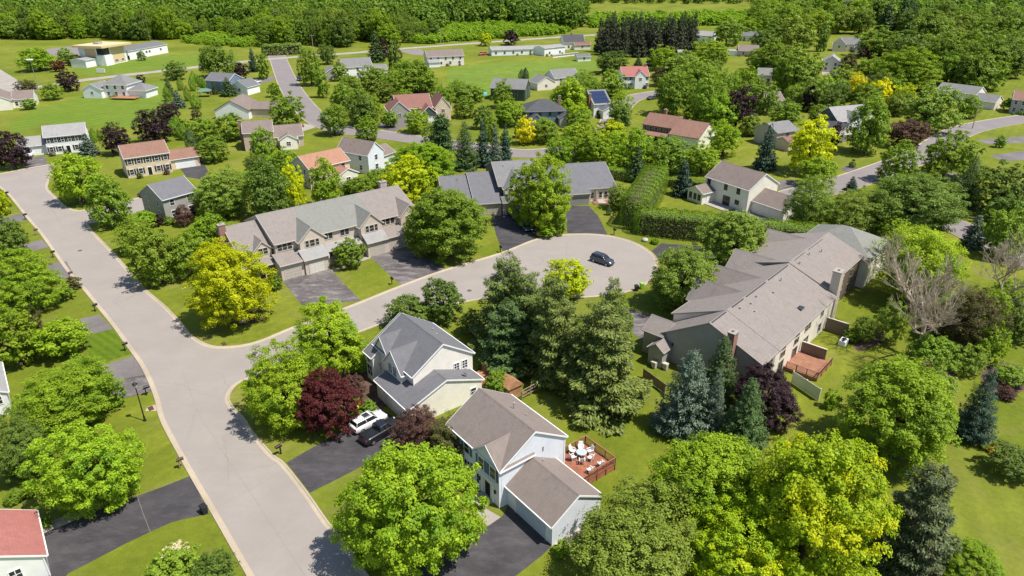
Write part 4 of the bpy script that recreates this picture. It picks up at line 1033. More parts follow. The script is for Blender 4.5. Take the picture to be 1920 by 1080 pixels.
simple('white house with pale roof beside the row of dark conifers', (1302, 66), (1338, 68), 4.8, 9, 2.2, 'white', 'light', up=3, lo=3, side=2)
simple('bluish grey roofed house behind the pale green tree', (1390, 66), (1426, 67), 3.6, 9, 2.2, 'stone', 'grey', lo=3)
simple('olive brown roofed bungalow with a white carport', (1384, 95), (1424, 96), 3.0, 9, 2.6, 'tan', 'brown', lo=2, wings=[(-8, -.05, 1, 7, 2.6, .5, 'u', '', 'white', 'light')])
simple('white garden shed on the grass behind the dark conifers', (1271, 98), (1284, 98), 2.4, 4, 1.0, 'white', 'light', name='shed', cat='shed', lo=1)
simple('grey roofed house peeping out left of the round dark tree', (1421, 140), (1450, 141), 4.0, 9, 2.2, 'stone', 'mid', lo=2)
simple('grey and dark house with a white garage wing behind the tall leafy tree', (1572, 228), (1640, 222), 5.2, 10, 3.4, 'dark', 'light', up=3, lo=3, side=2, wings=[(-3.5, 3.2, -5, 3, 3.2, 2.0, 'v', '', 'stone', 'dark', 'G'), (3.4, 8, -2.5, 4, 5.0, 2.6, 'v', '', 'white', 'light', 'W')])
simple('long grey roofed house with a pale gable beyond the round tree', (1754, 168), (1832, 178), 4.4, 10, 2.2, 'stone', 'mid', lo=4, side=2, wings=[(.03, 7.5, -2, 6, 2.8, 2.0, 'u', 'R', 'stone', 'mid')])
simple('grey house with red roof cut off by the picture edge', (1898, 186), (1945, 190), 5.2, 9, 2.4, 'grey', 'rust', up=3, lo=3, side=2)
simple('dark grey walled house with a red porch roof behind the yellow green tree', (1458, 250), (1500, 244), 4.6, 9, 2.0, 'grey', 'mid', up=1, lo=2, trim='grey', wings=[(0, 7, -5, -.03, 2.8, 1.0, 'u', '', 'tan', 'red')])
simple('house among the woodland trees with a tan roof', (690, 62), (735, 64), 3.6, 9, 2.6, 'tan', 'brown', lo=3, wings=[(0, 6, -3, 4, 3.4, 2.2, 'v', '', 'tan', 'brown', 'W')])
simple('white walled house with pale grey roof peeping in from the picture edge', (-60, 700), (12, 774), 4.6, 9, 2.0, 'white', 'mid', up=2, lo=2, rm=7) if 0 else None

# church on the hill side
def church():
    c0 = G(200, 123); c1 = G(240, 115); d = c1 - c0; an = math.atan2(d.y, d.x)
    h = House('church', 'white and cream church hall with a flat slab roof and a long low wing', (c0.x, c0.y), an, 'church')
    L = d.length
    W = h.wmb('white'); W.box(0, L, 0, L * .95, -.05, 8.5)
    M_cream = flat('cream_panel', (0.62, 0.47, 0.26), .6, var=.05)
    m = MB(); m.box(L * .30, L * .92, -.06, -.004, .5, 8.0); h.part('arched_panel', m, M_cream)
    m = MB(); m.box(-.06, -.004, L * .30, L * .72, .5, 8.0); h.part('side_panel', m, M_cream)
    m = MB(); m.box(-.10, L * .26, -.10, -.02, 5.2, 8.3); m.box(-.10, -.021, 0, L * .25, 5.2, 8.3); h.part('corner_window', m, M_glass)
    m = MB(); m.box(-1.2, L * .28, -1.2, L * .26, -.05, 5.0); h.part('corner_block', m, SID['white'])
    h.win('F', -.065, L * .5, 1.6, 2.2, 1.2, 4, 1); h.win('F', -.065, L * .78, 1.6, 1.6, 1.2, 3, 1)
    m = MB(); m.loft([[(-3.0, -2.2, 8.9), (L + 3, -2.2, 8.53), (L + 3, L, 8.53), (-3, L, 8.9)], [(-3.0, -2.2, 9.9), (L + 3, -2.2, 9.5), (L + 3, L, 9.5), (-3, L, 9.9)]]); h.part('roof', m, M_cream)
    m = MB(); m.box(L * .3, L * .5, L * .4, L * .6, 9.65, 10.6); h.part('roof_unit', m, TRIMS['grey'])
    h.gable(L + .05, L + 36, 2, 15, 4.6, 1.6, 'u', 'white', 'grey')
    for a in (10.5, 13, 18, 20.5, 30): h.win('F', 1.995, L + a, 2.6, 1.5, 1.2, 2, 1)
    h.door('F', 1.995, L + 3.5, 1.4, 2.3)
    h.gable(-9, -.05, 4, 13, 3.6, .6, 'u', 'white', 'light')
    h.end()
church()
# cut-off buildings on the left edge
h = House('garage', 'white garage with a bright red roof cut off by the picture corner', (-54.2, 49.1), R(-52), 'garage')
h.gable(0, 7.1, 0, 7.0, 2.6, 2.2, 'u', 'white', 'bright')
h.win('R', 7.105, 4.6, 1.7, .9, 1.1, 2, 2); h.win('R', 7.105, 2.0, 1.7, .35, .9); h.box('downspout', WHITE, 7.12, 7.2, 6.9, 7.0, 0, 2.4); h.end()
q = G(16, 735, 3.2); u_, v_ = U(R(-52)); p = q - u_ * 9 - v_ * 8
h = House('house', 'white sided house with a pale roof peeping in behind the big green maple', (p.x, p.y), R(-52))
h.gable(0, 8.7, 0, 7.7, 3.2, 2.2, 'u', 'white', 'light'); h.win('R', 8.705, 6.7, 2.3, .7, 1.1); h.end()
# ------------------------------------------------------------------ vehicles
M_tyre = flat('tyre', (0.018, 0.018, 0.018), 0.9); M_rim = flat('alloy_rim', (0.45, 0.45, 0.46), 0.3, 0.8)
M_head = flat('headlight_glass', (0.7, 0.7, 0.7), 0.15); M_tail = flat('tail_light', (0.35, 0.01, 0.01), 0.25)
def paint(name, col):
    k = 'paint_' + name
    if k in MATS: return MATS[k]
    m, nt, bs = new_mat(k); bs.inputs['Base Color'].default_value = (*col, 1); bs.inputs['Roughness'].default_value = .28
    bs.inputs['Coat Weight'].default_value = .8; bs.inputs['Coat Roughness'].default_value = .05
    return m
CARS = {'suv': dict(L=4.8, W=.95, hood=1.08, roof=1.72, cab=(-2.2, 1.15), top=(-2.0, .35), tail=1.08),
        'sedan': dict(L=4.7, W=.91, hood=.92, roof=1.42, cab=(-1.65, 1.25), top=(-.95, .35), tail=.98),
        'van': dict(L=5.0, W=.98, hood=1.15, roof=1.85, cab=(-2.35, 1.6), top=(-2.2, .75), tail=1.15),
        'pickup': dict(L=5.5, W=.98, hood=1.15, roof=1.82, cab=(-.65, 1.25), top=(-.5, .55), tail=1.12)}
def car(kind, rear, front, col, label, cat='car', name='parked_car'):
    c = CARS[kind]; a, b = G(*rear), G(*front); d = b - a; mid = (a + b) / 2
    t = thing(name, label, cat, (mid.x, mid.y, 0.02), math.atan2(d.y, d.x))
    L, W, hd, rf = c['L'] / 2, c['W'], c['hood'], c['roof']; P_ = paint(*col)
    B = MB(); rings = []
    for x, w, zb, zt in ((-L, W * .86, .42, c['tail'] - .18), (-L + .12, W * .96, .28, c['tail'] - .02), (-L + .7, W, .24, c['tail'] + .02), (-.2, W, .22, (hd + c['tail']) / 2 + .02), (L - 1.35, W, .24, hd), (L - .5, W * .97, .26, hd - .10), (L - .1, W * .88, .30, hd - .26), (L, W * .74, .38, hd - .42)):
        rings.append([(x, -w * .9, zb), (x, -w, zb + .16), (x, -w, zt - .16), (x, -w * .88, zt), (x, 0, zt + .03), (x, w * .88, zt), (x, w, zt - .16), (x, w, zb + .16), (x, w * .9, zb)])
    B.loft(rings, smooth=True)
    x0, x1 = c['cab']; y0, y1 = c['top']; zc = hd - .05
    B.loft([[(y0 - .04, -W * .74, rf - .07), (y1 + .06, -W * .72, rf - .07), (y1 + .06, W * .72, rf - .07), (y0 - .04, W * .74, rf - .07)], [(y0 + .05, -W * .66, rf), (y1 - .1, -W * .64, rf), (y1 - .1, W * .64, rf), (y0 + .05, W * .66, rf)]])
    for s in (-1, 1): # pillars
        for (xa, xb, wa) in ((x0, y0, .85), (x1, y1, .85), ((x0 + x1) / 2 - .1, (y0 + y1) / 2, .87)): B.tube((xa, s * W * wa, zc), (xb, s * W * .74, rf - .05), .045, .04, 5)
    if kind == 'pickup':
        pass
    B.build('body', P_, t)
    g_ = MB(); g_.loft([[(x0 + .02, -W * .84, zc), (x1 - .02, -W * .82, zc), (x1 - .02, W * .82, zc), (x0 + .02, W * .84, zc)], [(y0, -W * .715, rf - .075), (y1, -W * .70, rf - .075), (y1, W * .70, rf - .075), (y0, W * .715, rf - .075)]]); g_.build('window', M_glass, t)
    if kind == 'suv': s_ = MB(); s_.box(-.75, .1, -.42, .42, rf + .002, rf + .018); s_.build('sunroof', M_glass, t)
    if kind == 'suv':
        for s in (-1, 1): s_ = MB(); s_.tube((y0 + .2, s * W * .62, rf + .05), (y1 - .2, s * W * .6, rf + .05), .025); s_.build('roof_rail', M_blackmetal, t)
    if kind == 'pickup': s_ = MB(); s_.box(-L + .2, -.8, -W * .78, W * .78, 1.15, 1.165); s_.build('load_bed', M_blackmetal, t)
    for x in (-L + .95, L - .95):
        for s in (-1, 1):
            w_ = MB(); w_.tube((x, s * (W - .22), .34), (x, s * (W + .012), .34), .345, .345, 16); wo = w_.build('wheel', M_tyre, t)
            r_ = MB(); r_.tube((x, s * (W + .010), .34), (x, s * (W + .024), .34), .21, .19, 12); r_.build('rim', M_rim, wo)
    for s in (-1, 1):
        q = MB(); q.bevel_box(L - .34, L - .045, s * W * .68 - .16, s * W * .68 + .16, hd - .42, hd - .24, .03); q.build('headlight', M_head, t)
        q = MB(); q.bevel_box(-L - .02, -L + .12, s * W * .76 - .12, s * W * .76 + .12, c['tail'] - .42, c['tail'] - .12, .03); q.build('tail_light', M_tail, t)
        q = MB(); q.bevel_box(x1 - .55, x1 - .35, s * (W + .09) - .08, s * (W + .09) + .08, zc + .02, zc + .16, .02); q.build('wing_mirror', P_, t)
    return t
PW = ('white', (0.72, 0.71, 0.70)); PB = ('black', (0.012, 0.012, 0.014)); PD = ('dark_blue_grey', (0.035, 0.045, 0.065)); PR_ = ('red', (0.42, 0.02, 0.02)); PS = ('silver', (0.45, 0.46, 0.48)); PG = ('dark_green_grey', (0.05, 0.065, 0.065)); PM = ('maroon', (0.10, 0.02, 0.03))
car('suv', (1108, 486), (1151, 500), PD, 'dark blue grey car standing alone on the turning circle')
car('suv', (661, 813), (721, 782), PW, 'white SUV with a sunroof parked on the black driveway by round bushes')
car('pickup', (686, 832), (742, 800), PB, 'dark pickup parked beside the white SUV and half under the lime tree', 'pickup')
car('sedan', (978, 419), (995, 440), PG, 'dark green grey car parked nose out in front of the grey roofed townhouses')
car('van', (958, 400), (972, 415), PB, 'black van parked in the shade close to the grey townhouse garage', 'van')
car('suv', (357, 298), (372, 312), PW, 'white SUV outside the garage of the peach colonial house')
car('sedan', (268, 369), (289, 363), PB, 'black car parked on the side street beside the slate roofed house')
car('suv', (558, 146), (565, 156), PB, 'black SUV parked at the kerb of the sloping far street')
car('sedan', (549, 240), (566, 238), PR_, 'bright red car on the drive of the tan chimney house')
car('van', (533, 243), (547, 240), PM, 'maroon van next to the bright red car', 'van')
car('van', (62, 288), (52, 297), PW, 'white van on the driveway of the white colonial house', 'van')
car('suv', (748, 228), (757, 221), PB, 'black SUV on the driveway of the red gabled tan house')
car('sedan', (1213, 188), (1231, 185), PG, 'dark car at the roadside near the long rust roofed house')
car('van', (912, 103), (897, 104), PR_, 'red van beside the long low white building', 'van')
car('sedan', (476, 157), (486, 155), PW, 'white car on the drive behind the slate blue house')
car('sedan', (1549, 128), (1557, 131), PD, 'dark car in front of the light grey two storey house')
car('van', (1590, 92), (1602, 96), PS, 'silver van outside the grey hipped gable house', 'van')

# ------------------------------------------------------------------ street furniture
p = G(272, 789)
t = thing('street_lamp', 'tall black street lamp with a lantern head beside the driveway and drain', 'street lamp', p)
m = MB(); m.lathe([(.2, 0), (.2, .12), (.13, .18), (.12, .7), (.085, .8), (.07, 2.5), (.06, 5.0), (.09, 5.05), (.05, 5.1)], 12); m.build('post', M_blackmetal, t)
m = MB(); m.lathe([(.10, 5.1), (.20, 5.16), (.27, 5.55)], 8, smooth=False); m.build('lantern_glass', flat('lantern_glass', (.45, .45, .42), .2), t)
m = MB(); m.lathe([(.33, 5.552), (.26, 5.68), (.10, 5.82), (.03, 5.95)], 8); m.build('lantern_cap', M_blackmetal, t)

def mailbox_proto(col, post):
    t = thing('mailbox', 'x', 'mailbox')
    m = MB(); m.box(-.05, .05, -.05, .05, 0, 1.05); m.box(-.04, .04, -.35, .22, .92, 1.0); m.build('post', post, t)
    m = MB(); m.loft([[(.13 * math.cos(a) , y, 1.17 + .13 * math.sin(a)) for a in [math.pi * k / 6 for k in range(7)]] + [(-.13, y, 1.02), (.13, y, 1.02)] for y in (-.42, .14)]); m.build('box', col, t)
    m = MB(); m.box(.135, .15, -.1, -.06, 1.1, 1.36); m.build('flag', flat('flag_red', (.4, .02, .02), .5), t)
    return t
mb_black = mailbox_proto(M_blackmetal, M_blackmetal); mb_wood = mailbox_proto(flat('brown_box', (.07, .045, .03), .6), M_wood)
boxes = [((14, 370), 1, 'black mailbox where the main street bends out of the picture'), ((48, 412), 1, 'black mailbox at the first short grey driveway of the main street'),
         ((68, 441), 0, 'brown mailbox by the kerb just past the first grey driveway'), ((100, 483), 1, 'dark mailbox on the verge before the wider worn grey driveway'),
         ((133, 523), 0, 'brown mailbox on the kerb beyond the wider worn grey driveway'), ((179, 584), 1, 'black mailbox at the lawn edge above the small square grey driveway'),
         ((235, 658), 1, 'black mailbox at the corner of the freshly mown lawn strip'), ((275, 741), 1, 'double black mailbox close to the street lamp'),
         ((338, 878), 0, 'brown mailbox beside the long black driveway entrance'), ((527, 851), 1, 'black mailbox on the grass below the burgundy maple'),
         ((735, 533), 1, 'black mailbox between the two townhouse driveways'), ((938, 473), 1, 'black mailbox by the drive of the grey roofed townhouses'),
         ((1039, 443), 0, 'brown mailbox on the turning circle beside the lime tree'), ((1151, 440), 1, 'black mailbox on the turning circle below the tall hedge'),
         ((1598, 308), 1, 'black mailbox on the far right street by a dark drive')]
for i, (px, k, lab) in enumerate(boxes):
    src = mb_black if k else mb_wood
    o = src if (i in (0, 2)) else copy_tree(src)
    if i == 0: assert src is mb_black
    w_ = G(*px); o.location = w_; o['label'] = lab; o['group'] = 'mailboxes along the kerbs'
    o.rotation_euler = (0, 0, R(128) if px[0] < 400 else R(-40) if px[0] < 600 else R(30))
    o.scale = (1.35, 1.35, 1.1)
def wheelie(px, mat, label, rz=0.3):
    t = thing('wheelie_bin', label, 'bin', G(*px), rz)
    m = MB(); m.loft([[(-.24, -.28, .08), (.24, -.28, .08), (.24, .24, .08), (-.24, .24, .08)], [(-.31, -.36, 1.0), (.31, -.36, 1.0), (.31, .36, 1.0), (-.31, .36, 1.0)]]); m.build('body', mat, t)
    m = MB(); m.loft([[(-.33, -.38, 1.005), (.33, -.38, 1.005), (.33, .40, 1.005), (-.33, .40, 1.005)], [(-.30, -.33, 1.10), (.30, -.33, 1.10), (.30, .38, 1.07), (-.30, .38, 1.07)]]); m.tube((-.28, .46, .98), (.28, .46, .98), .03); m.build('lid', mat, t)
    for s in (-1, 1): m = MB(); m.tube((s * .24, .3, .12), (s * .30, .3, .12), .12, .12, 12); m.build('wheel', M_tyre, t)
wheelie((384, 962), flat('bin_black', (.02, .02, .025), .45), 'black wheelie bin at the mouth of the long black driveway', .9)
wheelie((1203, 541), flat('bin_lime', (.28, .50, .04), .45), 'bright lime wheelie bin on the turning circle kerb')
wheelie((1193, 545), flat('bin_black', (.02, .02, .025), .45), 'black wheelie bin beside the lime one on the turning circle')
wheelie((1226, 690), flat('bin_beige', (.50, .46, .40), .5), 'beige wheelie bin against the grey townhouse gable', .8); wheelie((1247, 693), flat('bin_beige', (.50, .46, .40), .5), 'beige wheelie bin nearer the blue spruces at the grey townhouse gable', .8)
p = G(129, 384)
t = thing('warning_sign', 'yellow diamond road sign on a post under the tree at the junction', 'road sign', p, R(-30))
m = MB(); m.box(-.04, .04, -.03, .03, 0, 2.3); m.build('post', M_metal, t)
m = MB(); r = .62; m.loft([[(0, y, 1.75 - r + r), (r, y, 1.75 + r), (0, y, 1.75 + 2 * r), (-r, y, 1.75 + r)] for y in (-.06, -.032)]); m.build('plate', flat('sign_yellow', (.75, .55, .02), .4), t)
p = G(1645, 337)
t = thing('street_sign', 'small orange street sign on a post by the far right road', 'road sign', p, R(20))
m = MB(); m.box(-.05, .05, -.05, .05, 0, 2.4); m.build('post', M_wood, t); m = MB(); m.box(-.6, .6, -.09, -.052, 1.6, 2.5); m.build('plate', flat('sign_orange', (.55, .27, .05), .5), t)
def pole(px, hgt, label, lamp=False, wood=True):
    t = thing('utility_pole' if not lamp else 'lamp_post', label, 'pole', G(*px))
    m = MB(); m.lathe([(.17, 0), (.13, hgt * .6), (.10, hgt)], 8); m.build('post', M_barkpale if wood else M_metal, t)
    if lamp:
        m = MB(); m.bevel_box(-1.6, 1.0, -.5, .5, hgt, hgt + .5, .1); m.build('lamp_head', TRIMS['white'], t)
    else:
        m = MB(); m.box(-1.3, 1.3, -.06, .06, hgt - .8, hgt - .65); m.build('crossarm', M_barkpale, t)
        m = MB()
        for x in (-1.2, -.5, .5, 1.2): m.tube((x, 0, hgt - .65), (x, 0, hgt - .4), .05, .04, 6)
        m.build('insulator', M_metal, t)
pole((588, 98), 10, 'wooden utility pole beside the dark hedge at the top of the sloping street')
pole((827, 84), 9, 'wooden utility pole on the far road near the yellow bush')
pole((1823, 241), 8, 'slim utility pole beside the far right road')
pole((71, 162), 11, 'pale lamp post with a wide white head by the far left road', True, False)
p = G(1578, 44)
t = thing('water_tower', 'white ball shaped water tower standing above the far woods', 'water tower', p)
m = MB(); m.lathe([(3.0, 0), (1.6, 4), (1.4, 14), (2.2, 17)], 16); m.build('column', TRIMS['white'], t)
m = MB(); m.lathe([(5.6 * math.sin(a) + .01, 21 - 5.6 * math.cos(a)) for a in [math.pi * k / 14 for k in range(15)]], 24); m.build('tank', TRIMS['white'], t)

# storm drains
for px, lab in (((283, 766), 'square iron drain grate set in a concrete apron beside the main street'), ((420, 645), 'iron drain inlet in the kerb at the side street corner')):
    m = MB(); m.box(-.5, .5, -.3, .3, 0.0, .06)
    for k in range(6): m.box(-.45, .45, -.26 + k * .09, -.21 + k * .09, .061, .085)
    o = m.build('drain_grate', flat('rusty_iron', (.10, .05, .035), .8), None, G(*px) + Vector((0, 0, .02)), R(-52)); tag(o, lab, 'drain')

# ------------------------------------------------------------------ decks and garden things
U1, V1 = U(R(-52)); O1 = Vector((-7.26, 64.7, 0))
def deck(name, label, origin, ang, u0, u1, v0, v1, z, rails, mat, step=.17):
    t = thing(name, label, 'deck', (origin[0], origin[1], 0), ang)
    m = MB(); k = v0
    while k < v1 - .05: m.box(u0, u1, k, k + step - .015, z - .05, z); k += step
    m.build('boards', mat, t)
    m = MB(); m.box(u0 + .05, u1 - .05, v0 + .05, v1 - .05, .02, z - .06); m.build('skirt', mat, t)
    for (a, b) in rails:
        A, B = Vector((*a, 0)), Vector((*b, 0)); d = (B - A); L_ = d.length; M_ = Matrix.Translation((A.x, A.y, z)) @ Matrix.Rotation(math.atan2(d.y, d.x), 4, 'Z')
        m = MB(); m.box(0, L_, -.07, .07, .95, 1.0, M=M_); m.box(0, L_, -.03, .03, .12, .18, M=M_); n = max(2, int(L_ / 1.4) + 1)
        for i in range(n): x = L_ * i / (n - 1); m.box(max(0, x - .05), min(L_, x + .05), -.05, .05, -z + .02, .945, M=M_)
        for i in range(int(L_ / .16)): m.box(.08 + i * .16, .12 + i * .16, -.02, .02, .182, .947, M=M_)
        m.build('railing', mat, t)
    return t
deck('deck', 'red stained deck with white chairs behind the pale blue house', O1, R(-52), 8.3, 13.3, 9.0, 13.9, .85, (((8.3, 9.2), (8.3, 13.9)), ((8.3, 13.9), (13.3, 13.9)), ((13.3, 13.9), (13.3, 9.6))), M_redwood)
def chair(u, v, rz, label, group='white patio chairs on the red deck', z=.85):
    p = O1 + U1 * u + V1 * v
    t = thing('patio_chair', label, 'chair', (p.x, p.y, z), R(-52) + rz, group)
    m = MB(); m.bevel_box(-.28, .28, -.28, .28, .38, .46, .03); m.build('seat', M_plastic, t)
    m = MB(); m.loft([[(-.28, .26, .40), (.28, .26, .40), (.28, .33, .40), (-.28, .33, .40)], [(-.26, .42, 1.02), (.26, .42, 1.02), (.26, .47, 1.02), (-.26, .47, 1.02)]]); m.build('backrest', M_plastic, t)
    for sx in (-1, 1):
        m = MB(); m.box(sx * .31 - .04, sx * .31 + .04, -.26, .34, .60, .65); m.build('armrest', M_plastic, t)
        for sy in (-1, 1): m = MB(); m.tube((sx * .29, sy * .25, 0), (sx * .29, sy * .25, .6), .03, .03, 6); m.build('leg', M_plastic, t)
tu, tv = 9.95, 11.7
p = O1 + U1 * tu + V1 * tv
t = thing('patio_table', 'round glass topped patio table among white chairs on the red deck', 'table', (p.x, p.y, .85))
m = MB(); m.lathe([(.62, .70), (.65, .72), (.62, .74)], 24); m.build('table_top', flat('frosted_glass', (.42, .47, .47), .15), t)
for k in range(4): m = MB(); a = k * 1.571; m.tube((.4 * math.cos(a), .4 * math.sin(a), .7), (.5 * math.cos(a), .5 * math.sin(a), 0), .03); m.build('leg', M_plastic, t)
for k, lab in enumerate(('white patio chair at the round table with its back to the red railing corner', 'white patio chair between the round table and the long railing', 'white patio chair on the garden side of the round table', 'white patio chair on the open side of the round table', 'white patio chair between the round table and the house wall', 'white patio chair nearest the corner board at the round table')):
    a = R(20 + 60 * k); chair(tu + 1.15 * math.cos(a), tv + 1.15 * math.sin(a), a - R(90), lab)
chair(12.5, 12.3, R(-100), 'white lounge chair beside the end railing of the red deck'); chair(12.5, 10.6, R(-85), 'white lounge chair by the railing next to the garage roof')
p = O1 + U1 * 15.0 + V1 * 8.3
m = MB(); m.bevel_box(-.9, .9, -.5, .5, 0, .95, .05); m.box(-.95, .95, -.55, .55, .96, 1.05); o = m.build('storage_box', M_plastic, None, (p.x, p.y, 0), R(-52)); tag(o, 'white garden storage box behind the garage of the pale blue house', 'storage box')
O5 = Vector((34, 78.6, 0)); U5, V5 = U(R(48))
deck('deck', 'red brown deck behind the big taupe townhouse row', O5, R(48), 7.3, 12.9, -4.6, .05, .55, (((7.3, -.2), (7.3, -4.6)), ((7.3, -4.6), (12.9, -4.6))), flat('faded_redwood', (0.29, 0.135, 0.08), 0.75, var=.2))
def wall5(u, v0, v1, hgt, label, mat):
    p = O5 + U5 * u
    t = thing('privacy_wall', label, 'wall', (p.x, p.y, 0), R(48)); m = MB(); m.box(-.09, .09, v0, v1, 0, hgt)
    m.box(-.09, .09, v1, v1 + 1.6, 0, hgt + .6) if 0 else None
    m.build('panel', mat, t); m = MB(); m.box(-.13, .13, v0 - .02, v1, hgt + .002, hgt + .08); m.build('cap', TRIMS['beige'], t)
wall5(13.05, -3.6, -.02, 2.2, 'brown privacy wall between the red brown deck and the garden', SID['brown'])
wall5(23.0, -3.4, -.02, 2.2, 'brown privacy wall beside the tall siding chimney', SID['brown'])
p = G(1580, 646); t = thing('heat_pump', 'white air conditioning unit on the grass by the brown privacy wall', 'air conditioner', p, R(48))
m = MB(); m.bevel_box(-.75, .75, -.5, .5, 0, .9, .04); m.build('casing', M_plastic, t); m = MB(); m.tube((.25, 0, .901), (.25, 0, .93), .36, .36, 16); m.tube((-.4, 0, .901), (-.4, 0, .93), .25, .25, 16); m.build('fan_grille', M_blackmetal, t)
U2, V2 = U(R(-52)); O2 = Vector((-12.6, 74.5, 0))
deck('deck', 'cedar deck tucked behind the beige house under the pines', O2, R(-52), -1.6, 2.0, 9.3, 11.9, .7, (((-1.6, 11.9), (2.0, 11.9)), ((2.0, 11.9), (2.0, 9.4))), M_cedar)
# fences
def fence(name, label, A, B, hgt, mat, kind='panel', cat='fence', posts=5):
    a, b = G(*A), G(*B); d = b - a; L_ = d.length
    t = thing(name, label, cat, a, math.atan2(d.y, d.x))
    if kind == 'panel':
        m = MB(); m.box(.06, L_ - .06, -.025, .025, .1, hgt)
        for k in range(int(L_ / .2)): m.box(.08 + k * .2, .085 + k * .2 + .16, -.035, .035, .14, hgt - .05)
        m.build('panel', mat, t)
    else:
        for z in (.35, .75, 1.1): m = MB(); m.box(0, L_, -.04, .04, z * hgt - .07, z * hgt + .07); m.build('rail', mat, t)
    for k in range(posts): x = L_ * k / (posts - 1); m = MB(); m.bevel_box(x - .07, x + .07, -.075, .075, 0, hgt + .12, .02); m.build('post', mat, t)
fence('fence', 'pale cream vinyl fence panel beside the purple tree', (1484, 718), (1534, 752), 1.9, flat('vinyl_cream', (.66, .68, .54), .5), posts=3)
fence('fence', 'split rail wooden fence at the foot of the big pines', (978, 750), (1040, 716), 1.3, M_wood, 'rail', posts=5)
fence('fence', 'brown board fence behind the blue spruces', (1206, 708), (1246, 738), 1.5, M_wood, posts=4)
p = G(958, 738); t = thing('playhouse', 'small red roofed playhouse behind the pale blue house', 'playhouse', p, R(-52))
m = MB(); m.box(-1, 1, -1, 1, 0, 1.7); m.build('wall', M_cedar, t); m = MB(); m.loft([[(-1.2, -1.25, 1.65), (-1.2, 0, 2.7), (-1.2, 1.25, 1.65)], [(1.2, -1.25, 1.65), (1.2, 0, 2.7), (1.2, 1.25, 1.65)]]); m.build('roof', M_cedar, t)
p = G(190, 138); t = thing('church_sign', 'low white sign board on the church lawn', 'sign', p, R(-10)); m = MB(); m.box(-2.2, 2.2, -.15, .15, .5, 2.4); m.build('board', M_plastic, t); m = MB(); m.box(-2.0, -1.7, -.12, .12, 0, .49); m.box(1.7, 2.0, -.12, .12, 0, .49); m.build('leg', TRIMS['grey'], t)
p = G(385, 181); t = thing('gazebo', 'small green roofed gazebo beside the slate blue house', 'gazebo', p, R(10))
m = MB(); m.loft([[(-2.6, -2, 2.3), (2.6, -2, 2.3), (2.6, 2, 2.3), (-2.6, 2, 2.3)], [(-1.3, -.1, 3.3), (1.3, -.1, 3.3), (1.3, .1, 3.3), (-1.3, .1, 3.3)]]); m.build('roof', flat('green_roof', (.10, .20, .14), .7), t)
for sx in (-1, 1):
    for sy in (-1, 1): m = MB(); m.box(sx * 2.3 - .08, sx * 2.3 + .08, sy * 1.7 - .08, sy * 1.7 + .08, 0, 2.32); m.build('post', M_cedar, t)
p = G(902, 178); t = thing('swimming_pool', 'small turquoise garden pool beside the dark green house', 'pool', p, 0)
m = MB(); m.lathe([(2.5, 0), (2.5, 1.1), (2.4, 1.15)], 24, cap=False); m.build('pool_wall', flat('pool_blue', (.12, .42, .45), .5), t); m = MB(); m.lathe([(2.38, 1.0), (.01, 1.0)], 24, cap=False); m.build('water', flat('pool_water', (.08, .45, .50), .1), t)
def boulder(px, r, label):
    m = MB(); r_ = random.Random(int(px[0])); prof = [(.01, 0), (.8, .05), (1, .35), (.75, .7), (.3, .88), (.01, .9)]
    rings = [[(rr * r * math.cos(k * .785) * r_.uniform(.85, 1.12), rr * r * math.sin(k * .785) * r_.uniform(.85, 1.12), z * r) for k in range(8)] for rr, z in prof]
    m.loft(rings, smooth=True); o = m.build('boulder', flat('pale_rock', (.42, .40, .36), .9, var=.2), None, G(*px)); tag(o, label, 'rock')
boulder((1209, 452), .75, 'pale boulder on the verge below the tall hedge'); boulder((452, 605), .5, 'pale edging stone under the bright yellow tree'); boulder((1047, 416), .8, 'pale stone ornament under the lime tree by the drive')
